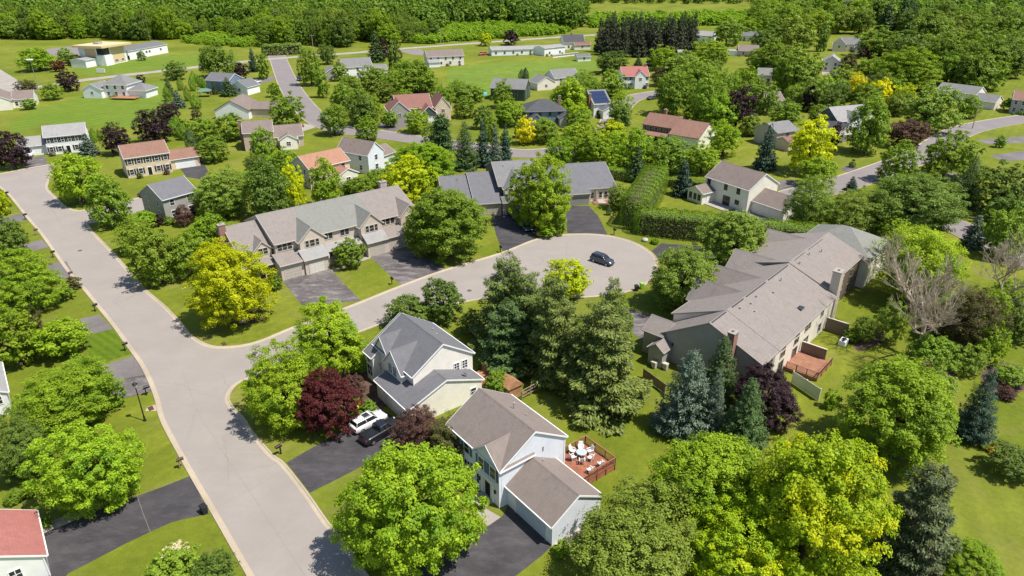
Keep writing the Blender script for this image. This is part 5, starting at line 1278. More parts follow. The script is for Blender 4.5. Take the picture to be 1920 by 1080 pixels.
# ------------------------------------------------------------------ every tree and shrub, by its outline in the photo
def B_(shape, kind, x0, y0, x1, y1, label, name=None, group=None, cat=None):
    if x1 < 235 and y0 > 390:
        ex, ey = (x1 - x0) * .04, (y1 - y0) * .04; x0 += ex; x1 -= ex; y0 += ey; y1 -= ey
    return T(shape, kind, (x0 + x1) / 2, (y0 + y1) / 2, x1 - x0, y1 - y0, label, name, group, cat)
MAPLE = 'maple_tree'
for a in [
 # nearest, along the bottom
 ('D', 'lime', 632, 802, 898, 1076, 'big lime green maple between the main street and the pale blue house', MAPLE),
 ('F', 'olive', 1062, 908, 1335, 1140, 'feathery olive green tree at the bottom below the garage of the pale blue house'),
 ('D', 'lime', 1228, 806, 1450, 1010, 'lime green maple in front of the blue spruces', MAPLE),
 ('D', 'patched', 1395, 800, 1662, 1090, 'big green tree splashed with yellow patches beside the dark pine', MAPLE),
 ('D', 'patched', 1285, 930, 1470, 1110, 'yellow patched green tree between the lime maple and the olive tree', MAPLE),
 ('D', 'fresh', 1588, 668, 1802, 868, 'round bright green maple on the lawn behind the red brown deck', MAPLE),
 ('P', 'shaggy', 1640, 868, 1800, 1120, 'dark shaggy pine at the bottom beside the yellow patched tree'),
 ('D', 'fresh', 1775, 1010, 1885, 1110, 'leafy bright bush at the lower edge of the mown lawn', 'bush', None, 'bush'),
 ('S', 'bluedark', 1795, 688, 1875, 842, 'dark blue green spruce standing alone by the flower bed'),
 ('S', 'blue', 1228, 655, 1352, 838, 'largest blue spruce, nearest the wooden board fence'),
 ('S', 'spruce', 1312, 628, 1390, 765, 'green spruce beside the brick chimney of the grey gable'),
 ('S', 'blue', 1308, 690, 1368, 836, 'slim pale blue spruce between two green spruces'),
 ('S', 'spruce', 1352, 708, 1446, 868, 'small green spruce in front of the purple tree'),
 ('D', 'purple', 1374, 676, 1508, 796, 'round purple leaved tree beside the cream fence panel'),
 ('P', 'pine', 882, 478, 1018, 668, 'tall ragged pine nearest the side street'),
 ('P', 'pine', 975, 512, 1100, 735, 'broad pine in the middle of the pine group'),
 ('P', 'pine', 925, 505, 1050, 690, 'ragged pine leaning over the split rail fence'),
 ('P', 'pine', 1100, 520, 1190, 690, 'upright pine at the back of the pine group towards the driveway'),
 ('P', 'spruce', 900, 560, 1010, 712, 'low dark fir close behind the cedar deck'),
 ('P', 'pine', 1036, 566, 1212, 792, 'wide spreading pine at the front of the pine group'),
 ('D', 'yellow', 1018, 482, 1112, 560, 'yellow green tree peeping out behind the pine group'),
 ('D', 'deep', 722, 548, 815, 612, 'dark leafy shrub tree at the kerb behind the beige house'),
 ('D', 'deep', 790, 515, 872, 600, 'grey green tree between the dark shrub tree and the pines'),
 ('D', 'lime', 462, 640, 616, 798, 'lime green maple on the corner of the two streets', MAPLE),
 ('D', 'lime', 550, 553, 688, 692, 'lime green maple between the side street and the beige house', MAPLE),
 ('D', 'red', 545, 688, 668, 812, 'burgundy Japanese maple on the corner lot', 'japanese_maple'),
 ('D', 'bronze', 640, 698, 684, 745, 'small dark bronze shrub touching the burgundy maple', 'bush', None, 'bush'),
 ('F', 'bronze', 736, 752, 832, 842, 'bronze purple plum tree in front of the beige garage', 'plum_tree'),
 ('F', 'bronzegreen', 796, 778, 902, 872, 'bronze green small tree beside the dormer of the pale blue house', 'plum_tree'),
 ('D', 'lime', 75, 776, 250, 958, 'lime green maple above the long black driveway', MAPLE),
 ('D', 'deep', -25, 765, 92, 902, 'dark green tree on the picture edge left of the lime maple'),
 ('D', 'fresh', 26, 672, 212, 812, 'broad green maple hiding the white house at the picture edge', MAPLE),
 ('D', 'fresh', 110, 655, 205, 740, 'lighter green tree behind the broad green maple'),
 ('D', 'fresh', 165, 700, 232, 770, 'small fresh green tree beside the two tone driveway'),
 ('D', 'fresh', -35, 560, 75, 690, 'rounded green tree at the picture edge above the white house'),
 ('D', 'lime', 55, 588, 165, 672, 'yellowish green tree beside the small square driveway', MAPLE),
 ('D', 'bronzegreen', 30, 570, 85, 660, 'thin reddish twiggy tree behind the yellowish green one'),
 ('D', 'fresh', -30, 458, 106, 588, 'big fresh green maple at the picture edge by the worn driveway', MAPLE),
 ('D', 'deep', -15, 400, 50, 478, 'dark green tree at the picture edge by the first grey driveways'),
 ('D', 'yellow', -12, 352, 14, 402, 'bright yellow shrub at the very edge by the street bend'),
 ('D', 'bronzegreen', 122, 515, 152, 545, 'brownish shrub on the verge beside the worn grey driveway', 'bush', None, 'bush'),
 # around the townhouses
 ('D', 'yellow', 350, 448, 502, 612, 'bright yellow green maple in front of the taupe townhouses', MAPLE),
 ('D', 'green', 215, 408, 285, 472, 'bushy green tree at the kerb beyond the slate roofed house'),
 ('D', 'green', 237, 420, 335, 530, 'green tree overhanging the main street'),
 ('D', 'green', 310, 430, 385, 520, 'green tree between the kerb trees and the yellow maple'),
 ('D', 'fresh', 345, 396, 432, 480, 'fresh green tree beside the brick townhouse chimney'),
 ('D', 'lime', 98, 286, 190, 378, 'lime green tree with the yellow road sign beneath', MAPLE),
 ('D', 'green', 163, 328, 250, 420, 'mid green maple on the corner of the side street', MAPLE),
 ('D', 'olive', 358, 312, 470, 402, 'wide grey green tree behind the slate roofed house'),
 ('D', 'deep', 455, 300, 545, 415, 'tall dark tree behind the left end of the townhouses'),
 ('D', 'yellow', 524, 296, 572, 398, 'slender bright yellow tree behind the townhouse roof'),
 ('D', 'fresh', 574, 296, 642, 392, 'upright fresh green tree in front of the orange roofed house'),
 ('D', 'green', 645, 332, 700, 362, 'clipped green shrub row behind the orange roofed house', 'bush', None, 'bush'),
 ('D', 'green', 680, 316, 722, 352, 'low dark green shrub under the bright yellow tree', 'bush', None, 'bush'),
 ('D', 'yellow', 712, 285, 814, 392, 'bright yellow tree behind the right end of the townhouses', MAPLE),
 ('D', 'lime', 735, 262, 860, 350, 'big lime green tree behind the bright yellow one', MAPLE),
 ('D', 'green', 760, 345, 925, 480, 'big dark leafed tree between the two townhouse rows', MAPLE),
 ('D', 'green', 752, 385, 842, 478, 'lower green tree against the end of the taupe townhouses'),
 ('D', 'green', 622, 442, 684, 498, 'round green shrub tree in front of the townhouse porch'),
 ('D', 'lime', 950, 288, 1078, 424, 'lime tree in front of the grey roofed townhouses', MAPLE),
 ('D', 'olive', 1138, 345, 1184, 390, 'rounded olive bush between the grey townhouse and the hedge', 'bush', None, 'bush'),
 ('S', 'spruce', 1172, 274, 1217, 345, 'dark green spruce behind the tall hedge'),
 ('S', 'bluedark', 1260, 296, 1303, 372, 'blue green spruce on the lawn of the white brown roofed house'),
 ('D', 'olive', 1312, 388, 1442, 512, 'pale green tree in front of the low hedge'),
 ('D', 'olive', 1216, 456, 1350, 578, 'pale green tree at the edge of the turning circle'),
 ('F', 'olive', 1470, 328, 1570, 440, 'yellowish olive tree in front of the white house garage'),
 ('F', 'olive', 1540, 352, 1655, 448, 'broad yellowish olive tree behind the big taupe townhouses'),
 ('D', 'deep', 1630, 322, 1802, 445, 'broad dark green maple by the far right road', MAPLE),
 ('F', 'lime', 1640, 418, 1812, 570, 'bright lime sumac over the end of the big taupe roof'),
 ('S', 'spruce', 1786, 290, 1846, 398, 'dark green spruce behind the broad dark maple'),
 ('D', 'deep', 1835, 298, 1935, 402, 'dark rounded tree on the right edge behind the spruce'),
 ('D', 'green', 1845, 385, 1935, 482, 'leafy green tree on the right edge above the bare tree'),
 ('S', 'blue', 1805, 402, 1850, 470, 'small blue spruce beside the leafy tree on the right edge'),
 ('S', 'bluedark', 1585, 330, 1610, 360, 'tiny blue spruce at the kerb of the far right road'),
 ('D', 'green', 1652, 258, 1720, 338, 'olive green tree at the kerb of the far right road'),
 ('D', 'green', 1738, 240, 1830, 330, 'round tree on a clear trunk between two far drives'),
 ('D', 'yellow', 1476, 214, 1564, 322, 'big yellow green tree with one golden side', MAPLE),
 ('D', 'fresh', 1500, 290, 1570, 345, 'fresh green tree below the big yellow green one'),
 ('S', 'bluedark', 1415, 232, 1462, 322, 'tall blue black spruce behind the white brown roofed house'),
 ('F', 'bronzegreen', 1770, 540, 1880, 660, 'brownish green twiggy shrub beside the bare tree', 'bush', None, 'bush'),
 ('D', 'green', 1700, 620, 1790, 700, 'green shrub under the bare tree', 'bush', None, 'bush'),
 ('F', 'bronzegreen', 1745, 560, 1815, 640, 'brownish thin leafed shrub right behind the bare tree', 'bush', None, 'bush'),
 ('F', 'olive', 1790, 640, 1850, 700, 'olive twiggy shrub below the brownish green one', 'bush', None, 'bush'),
 ('F', 'olive', 1640, 560, 1705, 640, 'grey green shrub beside the bare tree on the house side', 'bush', None, 'bush'),
 ('D', 'fresh', 1840, 540, 1905, 610, 'yellow green shrub near the right edge behind the twiggy growth', 'bush', None, 'bush'),
 ('F', 'olive', 1730, 690, 1800, 745, 'low grey green brush by the round bright maple', 'bush', None, 'bush'),
 ('D', 'fresh', 1830, 600, 1890, 680, 'bright shrub by the flower bed on the right', 'bush', None, 'bush'),
 ('D', 'green', 1870, 680, 1930, 720, 'low green bush with pale blossom on the right edge', 'bush', None, 'bush'),
 ('D', 'olive', 1600, 590, 1642, 640, 'round grey green bush beside the air conditioning unit', 'bush', None, 'bush'),
 ('B', 'green', 1582, 615, 1612, 642, 'small dark bush nearest the air conditioning unit', 'bush', None, 'bush'),
 ('D', 'deep', 1880, 570, 1940, 640, 'dark spruce like tree on the right edge behind the twiggy shrub'),
 ('D', 'deep', 1855, 830, 1945, 892, 'dark shrub on the right edge above the mown lawn', 'bush', None, 'bush'),
 ('D', 'fresh', 1545, 728, 1572, 768, 'small fresh green bush beside the cream fence panel', 'bush', None, 'bush'),
 ('D', 'tangerine', 1843, 833, 1866, 848, 'orange yellow flowering plant by the dark shrub', 'flowering_plant', None, 'plant'),
 ('D', 'bronze', 1868, 722, 1905, 752, 'flower bed with reddish and dark leaves', 'flowering_plant', None, 'plant'),
 # round the near houses
 ('B', 'thuja', 676, 748, 706, 780, 'clipped round bush nearest the beige garage door', 'boxwood_bush', 'clipped round bushes', 'bush'),
 ('B', 'thuja', 652, 768, 682, 796, 'clipped round bush beside the white SUV', 'boxwood_bush', 'clipped round bushes', 'bush'),
 ('B', 'thuja', 652, 742, 676, 766, 'clipped round bush behind the yellowish small bush', 'boxwood_bush', 'clipped round bushes', 'bush'),
 ('D', 'gold', 664, 753, 682, 770, 'small golden bush between the clipped round bushes', 'bush', None, 'bush'),
 ('C', 'thuja', 702, 648, 722, 712, 'slim arborvitae against the front of the beige house'),
 ('D', 'fresh', 660, 660, 698, 700, 'small sapling on the lawn beside the beige house', 'bush', None, 'bush'),
 ('D', 'green', 905, 690, 952, 738, 'rounded green bush behind the beige garage', 'bush', None, 'bush'),
 ('D', 'fresh', 903, 652, 932, 690, 'small round tree beside the cedar deck'),
 ('D', 'lime', 1036, 1010, 1070, 1045, 'small lime bush at the garage corner of the pale blue house', 'bush', None, 'bush'),
 ('D', 'green', 270, 1020, 372, 1110, 'grey green bush at the bottom beside the street', 'bush', None, 'bush'),
 ('D', 'deep', 355, 1030, 440, 1110, 'dark twiggy bush at the bottom near the kerb', 'bush', None, 'bush'),
 ('D', 'blossom', 298, 1016, 350, 1056, 'cream white flowering shrub at the bottom lawn', 'flowering_plant', None, 'plant'),
 ('B', 'fresh', 38, 906, 72, 934, 'clipped bush beside the red roofed garage', 'bush', None, 'bush'),
 ('D', 'green', 5, 915, 42, 950, 'yellow green bush at the corner of the red roofed garage', 'bush', None, 'bush'),
 ('D', 'green', 70, 962, 100, 990, 'small bush on the gravel bed by the long black driveway', 'bush', None, 'bush'),
 ('D', 'green', 108, 540, 140, 565, 'spreading low bush on the lawn near the worn driveway', 'bush', None, 'bush'),
 ('D', 'bronze', 322, 384, 358, 422, 'maroon bush in front of the slate roofed house', 'bush', None, 'bush'),
 ('D', 'red', 358, 382, 376, 402, 'bright red bush at the corner of the slate roofed house', 'bush', None, 'bush'),
 ('D', 'purple', 283, 400, 306, 425, 'dark maroon bush by the gable of the slate roofed house', 'bush', None, 'bush'),
 ('D', 'fresh', 243, 392, 292, 425, 'fresh green bush beside the side street drive', 'bush', None, 'bush'),
 ('B', 'thuja', 308, 404, 326, 422, 'small round bush in front of the slate roofed house', 'bush', None, 'bush'),
 ('D', 'bronze', 488, 498, 508, 520, 'reddish bush beside the left townhouse entrance', 'bush', None, 'bush'),
 ('B', 'green', 500, 512, 528, 545, 'dark bush at the corner of the townhouse driveway', 'bush', None, 'bush'),
 ('C', 'spruce', 1136, 386, 1147, 404, 'tiny dark conifer on the lawn beside the curved driveway'),
 ('D', 'fresh', 1010, 424, 1042, 442, 'low bright groundcover bush at the turning circle kerb', 'bush', None, 'bush'),
 ('D', 'green', 1037, 398, 1062, 440, 'upright green shrub beside the curved driveway', 'bush', None, 'bush'),
 ('B', 'fresh', 1220, 446, 1236, 458, 'small bright bush beside the pale boulder', 'bush', None, 'bush'),
 ('D', 'deep', 860, 575, 905, 625, 'dark tree between the pines and the side street'),
 ('F', 'green', 1128, 560, 1190, 650, 'loose green tree right of the pine group by the drive'),
 # middle distance, left
 ('D', 'purple', -18, 244, 50, 312, 'purple tree at the picture edge beside the white colonial house'),
 ('S', 'blue', 143, 250, 184, 295, 'blue spruce at the corner of the white colonial house'),
 ('D', 'purple', 192, 231, 240, 288, 'purple tree between the white and the peach colonial houses'),
 ('D', 'purple', 250, 205, 320, 265, 'largest purple tree behind the peach colonial house'),
 ('D', 'purple', 296, 190, 335, 228, 'smaller purple tree just behind the largest one'),
 ('D', 'purple', 106, 130, 146, 168, 'purple tree beside the far left road'),
 ('D', 'purple', 252, 140, 273, 162, 'small purple tree behind the white hipped roof house'),
 ('D', 'red', 96, 113, 121, 132, 'small dark red tree on the church lawn'),
 ('D', 'purple', 437, 117, 464, 147, 'purple tree beside the weeping willow'),
 ('W', 'olive', 367, 84, 440, 142, 'pale weeping willow on the far lawn'),
 ('D', 'deep', 307, 114, 348, 146, 'round dark tree at the far left road'),
 ('D', 'green', 76, 154, 114, 184, 'round green tree on the striped lawn edge'),
 ('D', 'bronzegreen', 30, 150, 68, 172, 'brownish green tree behind the low tan roofed house'),
 ('D', 'green', 40, 185, 68, 203, 'round shrub in front of the low tan roofed house', 'bush', None, 'bush'),
 ('D', 'fresh', 36, 90, 104, 128, 'yellow green tree beside the church car park'),
 ('D', 'olive', 108, 90, 140, 116, 'olive tree against the church'),
 ('D', 'deep', 125, 102, 154, 120, 'dark shrub at the foot of the church', 'bush', None, 'bush'),
 ('D', 'deep', 256, 96, 272, 112, 'small round tree by the church wing'),
 ('S', 'blue', 318, 168, 348, 204, 'pale blue spruce among the arborvitae'),
 ('S', 'spruce', 306, 142, 326, 182, 'dark narrow spruce behind the pale blue one'),
 ('C', 'thuja', 305, 160, 320, 190, 'arborvitae nearest the striped lawn'),
 ('C', 'thuja', 331, 144, 343, 170, 'arborvitae left of the clipped evergreen row'),
 ('C', 'thuja', 344, 160, 357, 190, 'arborvitae below the gap in the evergreen row'),
 ('C', 'thuja', 356, 176, 377, 204, 'stout arborvitae beside the green gazebo'),
 ('S', 'spruce', 410, 145, 444, 182, 'green spruce in front of the slate blue house'),
 ('S', 'spruce', 394, 152, 410, 178, 'slim dark conifer at the slate blue wall'),
 ('B', 'green', 443, 157, 463, 172, 'round bush beside the white car', 'bush', None, 'bush'),
 ('S', 'bluedark', 463, 88, 484, 136, 'dark blue spruce beside the top of the sloping street'),
 ('D', 'green', 478, 102, 508, 146, 'green tree at the corner of the sloping street'),
 ('D', 'fresh', 502, 154, 528, 180, 'small fresh green tree on the sloping street verge'),
 ('D', 'green', 502, 172, 570, 236, 'broad green tree above the tan chimney house'),
 ('D', 'green', 358, 218, 405, 262, 'green tree above the peach colonial garage'),
 ('D', 'green', 366, 252, 425, 300, 'round light green tree on the lawn behind the white SUV'),
 ('D', 'green', 400, 212, 470, 258, 'dense green tree behind the tan chimney house'),
 ('D', 'fresh', 465, 236, 515, 302, 'green tree in front of the tan chimney house'),
 ('D', 'green', 330, 222, 358, 252, 'small green tree beside the largest purple one'),
 ('C', 'spruce', 345, 240, 368, 285, 'pointed conifer beside the peach colonial garage'),
 ('D', 'green', 510, 276, 560, 330, 'leafy tree left of the orange roofed house'),
 ('D', 'deep', 465, 290, 510, 340, 'dark tree behind the slate roofed house drive'),
 ('D', 'bronzegreen', 356, 203, 378, 222, 'brownish shrub below the evergreen row', 'bush', None, 'bush'),
 # middle distance, centre
 ('D', 'green', 556, 90, 605, 158, 'dense conical green tree beside the black SUV'),
 ('D', 'deep', 595, 82, 630, 118, 'dark purple green tree by the utility pole'),
 ('D', 'green', 588, 130, 616, 182, 'narrow green tree on the sloping street verge below the dense one'),
 ('S', 'spruce', 686, 58, 722, 118, 'dark conifer left of the big dark tree pair'),
 ('D', 'purple', 705, 72, 730, 112, 'dark purple tree between two conifers on the rise'),
 ('D', 'deep', 722, 74, 756, 128, 'dark rounded conifer right of the purple tree'),
 ('D', 'olive', 672, 122, 735, 170, 'olive tree below the grey saltbox house'),
 ('D', 'green', 735, 112, 822, 172, 'pair of leafy green trees beside the open meadow'),
 ('D', 'fresh', 636, 140, 676, 180, 'fresh green tree left of the olive tree'),
 ('D', 'green', 618, 155, 662, 205, 'leafy tree by the bend of the sloping street'),
 ('D', 'deep', 648, 168, 706, 232, 'round dark green tree beside the red gabled house'),
 ('D', 'green', 598, 194, 652, 250, 'round green street tree on the bend'),
 ('D', 'fresh', 664, 214, 710, 262, 'small round street tree nearest the bend'),
 ('D', 'lime', 757, 202, 806, 246, 'lime green tree below the red gabled house'),
 ('C', 'spruce', 802, 176, 814, 216, 'narrow dark conifer against the peach gable'),
 ('D', 'green', 848, 178, 892, 218, 'round tree right of the red gabled house'),
 ('D', 'yellow', 896, 62, 924, 84, 'small bright yellow tree on the far road', None),
 ('D', 'purple', 943, 56, 973, 82, 'small purple tree on the far road'),
 ('D', 'olive', 852, 160, 902, 186, 'low white flecked bushes above the garden pool', 'bush', None, 'bush'),
 ('D', 'green', 920, 148, 960, 200, 'green tree in front of the dark green house'),
 ('D', 'deep', 884, 198, 918, 240, 'dark shrub tree beside the round tree'),
 ('D', 'fresh', 925, 185, 985, 232, 'fresh green tree left of the dark hipped roof house'),
 ('D', 'green', 905, 215, 940, 262, 'green tree behind the spruce row'),
 ('D', 'gold', 966, 216, 1008, 268, 'small golden tree beside the dark hipped roof house'),
 ('D', 'olive', 1002, 218, 1042, 256, 'grey green round bush in front of the dark hipped roof house', 'bush', None, 'bush'),
 ('S', 'spruce', 842, 226, 902, 322, 'broad dark spruce at the head of the spruce row'),
 ('S', 'bluedark', 888, 222, 924, 316, 'blue spruce in the middle of the spruce row'),
 ('S', 'blue', 912, 232, 944, 312, 'paler blue spruce in the spruce row'),
 ('S', 'bluedark', 934, 232, 962, 305, 'last dark spruce of the row beside the road'),
 ('D', 'deep', 790, 228, 850, 300, 'dark bushy tree behind the big lime green tree'),
 ('P', 'spruce', 800, 218, 858, 330, 'dark pine between the lime tree and the spruce row'),
 ('D', 'lime', 1045, 225, 1130, 290, 'lime green tree in the belt behind the grey townhouses', MAPLE),
 ('D', 'yellow', 1122, 222, 1178, 275, 'yellow crowned tree in the belt behind the grey townhouses'),
 ('D', 'lime', 1080, 240, 1160, 310, 'lime green tree in front of the yellow crowned one', MAPLE),
 ('D', 'lime', 1150, 238, 1235, 315, 'bright green tree beside the spruce behind the hedge', MAPLE),
 ('D', 'green', 1215, 255, 1300, 320, 'green tree behind the white house lawn'),
 ('D', 'fresh', 1285, 265, 1350, 322, 'fresh green tree at the back of the white brown roofed house'),
 ('D', 'fresh', 1020, 255, 1080, 310, 'fresh green tree above the roof of the grey townhouses'),
 ('D', 'lime', 1034, 145, 1108, 212, 'lime green tree left of the solar panel house', MAPLE),
 ('D', 'green', 1065, 132, 1122, 172, 'green tree behind the lime one by the solar panel house'),
 ('D', 'green', 1118, 130, 1175, 178, 'round green tree left of the red roofed colonial'),
 ('D', 'lime', 1140, 170, 1186, 232, 'lime green tree in front of the solar panels', MAPLE),
 ('D', 'lime', 1074, 198, 1108, 228, 'small lime tree below the solar panel house'),
 ('D', 'deep', 1140, 195, 1190, 242, 'dark tree below the lime one at the solar panel house'),
 ('D', 'deep', 1113, 96, 1180, 134, 'wide dark tree at the foot of the conifer row'),
 ('D', 'lime', 1218, 84, 1276, 128, 'lime green tree right of the conifer row', MAPLE),
 ('S', 'spruce', 1210, 88, 1232, 126, 'slim spruce beside the lime tree at the conifer row'),
 ('S', 'spruce', 1188, 104, 1206, 124, 'small spruce above the red roofed colonial'),
 ('D', 'bronzegreen', 1216, 125, 1260, 158, 'brown green shrub right of the red roofed colonial', 'bush', None, 'bush'),
 ('D', 'green', 1228, 126, 1305, 214, 'large leafy green tree beside the far road', MAPLE),
 ('D', 'olive', 1240, 112, 1330, 150, 'pale olive tree behind the large leafy one'),
 ('D', 'green', 1296, 135, 1362, 238, 'tall green tree beside the maroon one', MAPLE),
 ('D', 'purple', 1348, 162, 1418, 242, 'big dark maroon tree beside the rust roofed house'),
 ('D', 'olive', 1310, 112, 1358, 160, 'olive tree above the tall green one'),
 ('D', 'green', 1365, 128, 1412, 172, 'green tree behind the maroon one'),
 ('D', 'green', 1290, 205, 1345, 240, 'low dark green tree behind the rust roof'),
 ('D', 'lime', 1328, 226, 1390, 290, 'lime green tree right of the rust roofed house', MAPLE),
 ('D', 'olive', 1390, 215, 1435, 252, 'olive green tree between the maroon tree and the black spruce'),
 ('D', 'fresh', 1300, 72, 1372, 115, 'fresh green tree in front of the white house by the conifers'),
 ('D', 'olive', 1336, 34, 1392, 82, 'pale green round tree beyond the conifer row'),
 ('D', 'green', 1330, 90, 1365, 120, 'green tree beside the white carport'),
 ('D', 'fresh', 1365, 40, 1430, 62, 'bright green hedge like trees beyond the pale round tree', 'bush', None, 'bush'),
 # middle distance, right
 ('D', 'green', 1448, 85, 1545, 172, 'big dense dark green tree beside the light grey house', MAPLE),
 ('D', 'deep', 1530, 45, 1556, 95, 'dark narrow tree beside the grey hipped gable house'),
 ('D', 'olive', 1460, 30, 1540, 95, 'pale leafed tree above the big dense one'),
 ('D', 'gold', 1516, 22, 1552, 52, 'golden tree on the woodland edge'),
 ('D', 'green', 1610, 50, 1700, 105, 'dark leafy tree right of the grey hipped gable house'),
 ('D', 'green', 1600, 105, 1660, 150, 'wide round tree below the dark leafy one'),
 ('D', 'fresh', 1645, 88, 1760, 165, 'broad green tree in the middle of the far right wood', MAPLE),
 ('D', 'gold', 1742, 82, 1766, 102, 'small golden tree beside the pale roofed house'),
 ('D', 'green', 1755, 98, 1808, 155, 'bright green tree right of the broad one'),
 ('D', 'bronze', 1608, 90, 1632, 108, 'small maroon tree below the dark leafy one'),
 ('D', 'bronzegreen', 1575, 100, 1612, 138, 'brownish tree beside the light grey house'),
 ('D', 'gold', 1590, 136, 1626, 185, 'golden yellow tree by the far right street'),
 ('D', 'gold', 1630, 146, 1676, 200, 'golden yellow tree beside the grey and dark house'),
 ('D', 'yellow', 1668, 156, 1722, 205, 'yellow orange shrub tree right of the golden one'),
 ('D', 'green', 1594, 178, 1678, 285, 'tall loose green tree in front of the grey and dark house', MAPLE),
 ('D', 'olive', 1697, 158, 1802, 244, 'large rounded grey green tree beside the long grey roof', MAPLE),
 ('D', 'fresh', 1795, 178, 1840, 218, 'fresh green round tree in front of the long grey roof'),
 ('D', 'bronze', 1660, 225, 1740, 268, 'bronze purple shrubs below the tall loose tree', 'bush', None, 'bush'),
 ('D', 'deep', 1550, 150, 1598, 200, 'dark green tree at the far right street corner'),
 ('D', 'purple', 1505, 160, 1532, 208, 'slim purple tree behind the tan bungalow'),
 ('D', 'green', 1445, 185, 1505, 235, 'dark round tree below the tan bungalow'),
 ('D', 'green', 1470, 158, 1512, 200, 'leafy tree right of the tan bungalow'),
 ('D', 'purple', 1556, 230, 1580, 272, 'slim maroon tree beside the golden sided tree'),
 ('D', 'green', 1555, 190, 1582, 225, 'pointed green shrub tree left of the grey and dark house'),
 ('D', 'green', 1878, 185, 1905, 205, 'round shrub at the grey house on the edge', 'bush', None, 'bush'),
 ('D', 'fresh', 1825, 152, 1842, 174, 'small bright tree at the pale gable'),
 ('D', 'green', 1866, 254, 1888, 275, 'small street tree between two far drives'),
 ('B', 'deep', 1592, 302, 1604, 314, 'tiny clipped bush by the dark far drive', 'bush', None, 'bush'),
 ('D', 'green', 1410, 100, 1452, 140, 'green tree above the grey roof behind the dark tree'),
 ('D', 'deep', 1405, 50, 1460, 95, 'dark tree beside the bluish grey roof'),
]:
    B_(*a)

# distant trees standing between the last houses, all much alike
def grp(n, x0, x1, y0, y1, kinds, w, label, group, shape='D', asp=1.0, seed=1, name=None):
    r_ = random.Random(seed)
    for i in range(n):
        for _ in range(25):
            x = r_.uniform(x0, x1); y = r_.uniform(y0, y1); ww = w * r_.uniform(.75, 1.3)
            X, Y, a_ = place(shape, x, y, ww, ww * asp, None)[:3]
            if all(math.hypot(X - p[0], Y - p[1]) > a_ * .7 + p[2] for p in HC) and all(math.hypot(X - p[0], Y - p[1]) > a_ * .6 + p[2] for p in ROADPTS): break
        else: continue
        T(shape, r_.choice(kinds), x, y, ww, ww * asp * r_.uniform(.85, 1.15), label, name, group)
rk = random.Random(3)
for row, (bx, by, hh) in enumerate(((1128, 99, 74), (1136, 107, 78))):
    for k in range(15 - row):
        x = bx + k * 12.2 + rk.uniform(-3, 3); b_ = by + rk.uniform(-3, 3) - k * .25; h_ = hh * rk.uniform(.84, 1.06)
        T('S', 'darkpine', x, b_ - h_ / 2, 27 * rk.uniform(.85, 1.2), h_, 'tall dark conifer in the dense row behind the red roofed colonial', None, 'dark conifers in a dense row')
grp(30, 1400, 1620, 12, 50, ['green', 'wood', 'olive', 'fresh'], 44, 'leafy tree among the roofs below the far right woods', 'leafy trees among the far roofs', 'D', .85, 5)
grp(34, 1690, 1925, 30, 95, ['green', 'wood', 'deep', 'olive'], 60, 'leafy tree in the belt behind the far right houses', 'leafy trees behind the far right houses', 'D', .9, 6)
grp(16, 1800, 1940, 85, 140, ['green', 'deep', 'wood'], 66, 'leafy tree in the belt behind the long grey roof', 'leafy trees behind the long grey roof', 'D', .9, 8)
grp(9, 1655, 1775, 22, 60, ['spruce', 'deep'], 42, 'dark conifer standing among the far right leafy trees', 'dark conifers among leafy trees', 'S', 1.7, 9)
grp(14, 1240, 1440, 110, 215, ['green', 'olive', 'fresh'], 58, 'leafy tree filling the gap around the maroon tree', 'leafy trees around the maroon tree', 'D', 1.0, 12)
grp(7, 355, 384, 143, 158, ['thuja'], 11, 'arborvitae in the close clipped row by the slate blue house', 'arborvitae row by the slate blue house', 'C', 2.3, 2)
grp(9, 166, 200, 246, 258, ['thuja'], 9, 'arborvitae in the hedge row beside the white colonial house', 'arborvitae row by the white colonial house', 'C', 2.2, 4)
grp(6, 318, 360, 228, 248, ['thuja', 'green'], 18, 'upright evergreen behind the purple trees', 'evergreens behind the purple trees', 'C', 1.6, 7)
grp(5, 970, 988, 137, 145, ['spruce'], 11, 'small dark evergreen beside the meadow', 'evergreens beside the meadow', 'C', 1.8, 11)
grp(12, 470, 640, 300, 345, ['green', 'fresh', 'deep'], 40, 'low tree in the strip between the orange roofed house and the townhouses', 'low trees behind the townhouses', 'D', .8, 14)
grp(8, 1690, 1900, 545, 650, ['green', 'olive', 'deep'], 55, 'undergrowth shrub below the bare tree', 'undergrowth shrubs', 'F', .8, 15, 'bush')

grp(20, 1420, 1700, 95, 215, ['green', 'olive', 'deep', 'fresh'], 48, 'leafy tree filling the gaps between the far right houses', 'leafy trees between the far right houses', 'D', .95, 31)
grp(6, 1660, 1920, 310, 440, ['green', 'deep', 'olive'], 62, 'leafy tree in the thick growth along the far right road', 'leafy trees along the far right road', 'D', .9, 33)
grp(8, 612, 760, 125, 230, ['green', 'fresh', 'olive'], 26, 'small garden tree between the far houses and the sloping street', 'small garden trees by the sloping street', 'D', .95, 35)
grp(10, 640, 800, 125, 200, ['green', 'fresh', 'olive'], 38, 'leafy tree around the grey saltbox and red gabled houses', 'leafy trees round the red gabled house', 'D', .95, 36)
grp(12, 1000, 1160, 165, 300, ['lime', 'fresh', 'green'], 46, 'leafy tree in the belt above the grey townhouse roofs', 'leafy trees above the grey townhouses', 'D', .95, 37)
grp(8, 830, 1000, 150, 260, ['green', 'fresh', 'olive'], 34, 'leafy tree around the dark hipped roof house and the meadow edge', 'leafy trees round the dark hipped roof house', 'D', .95, 41)
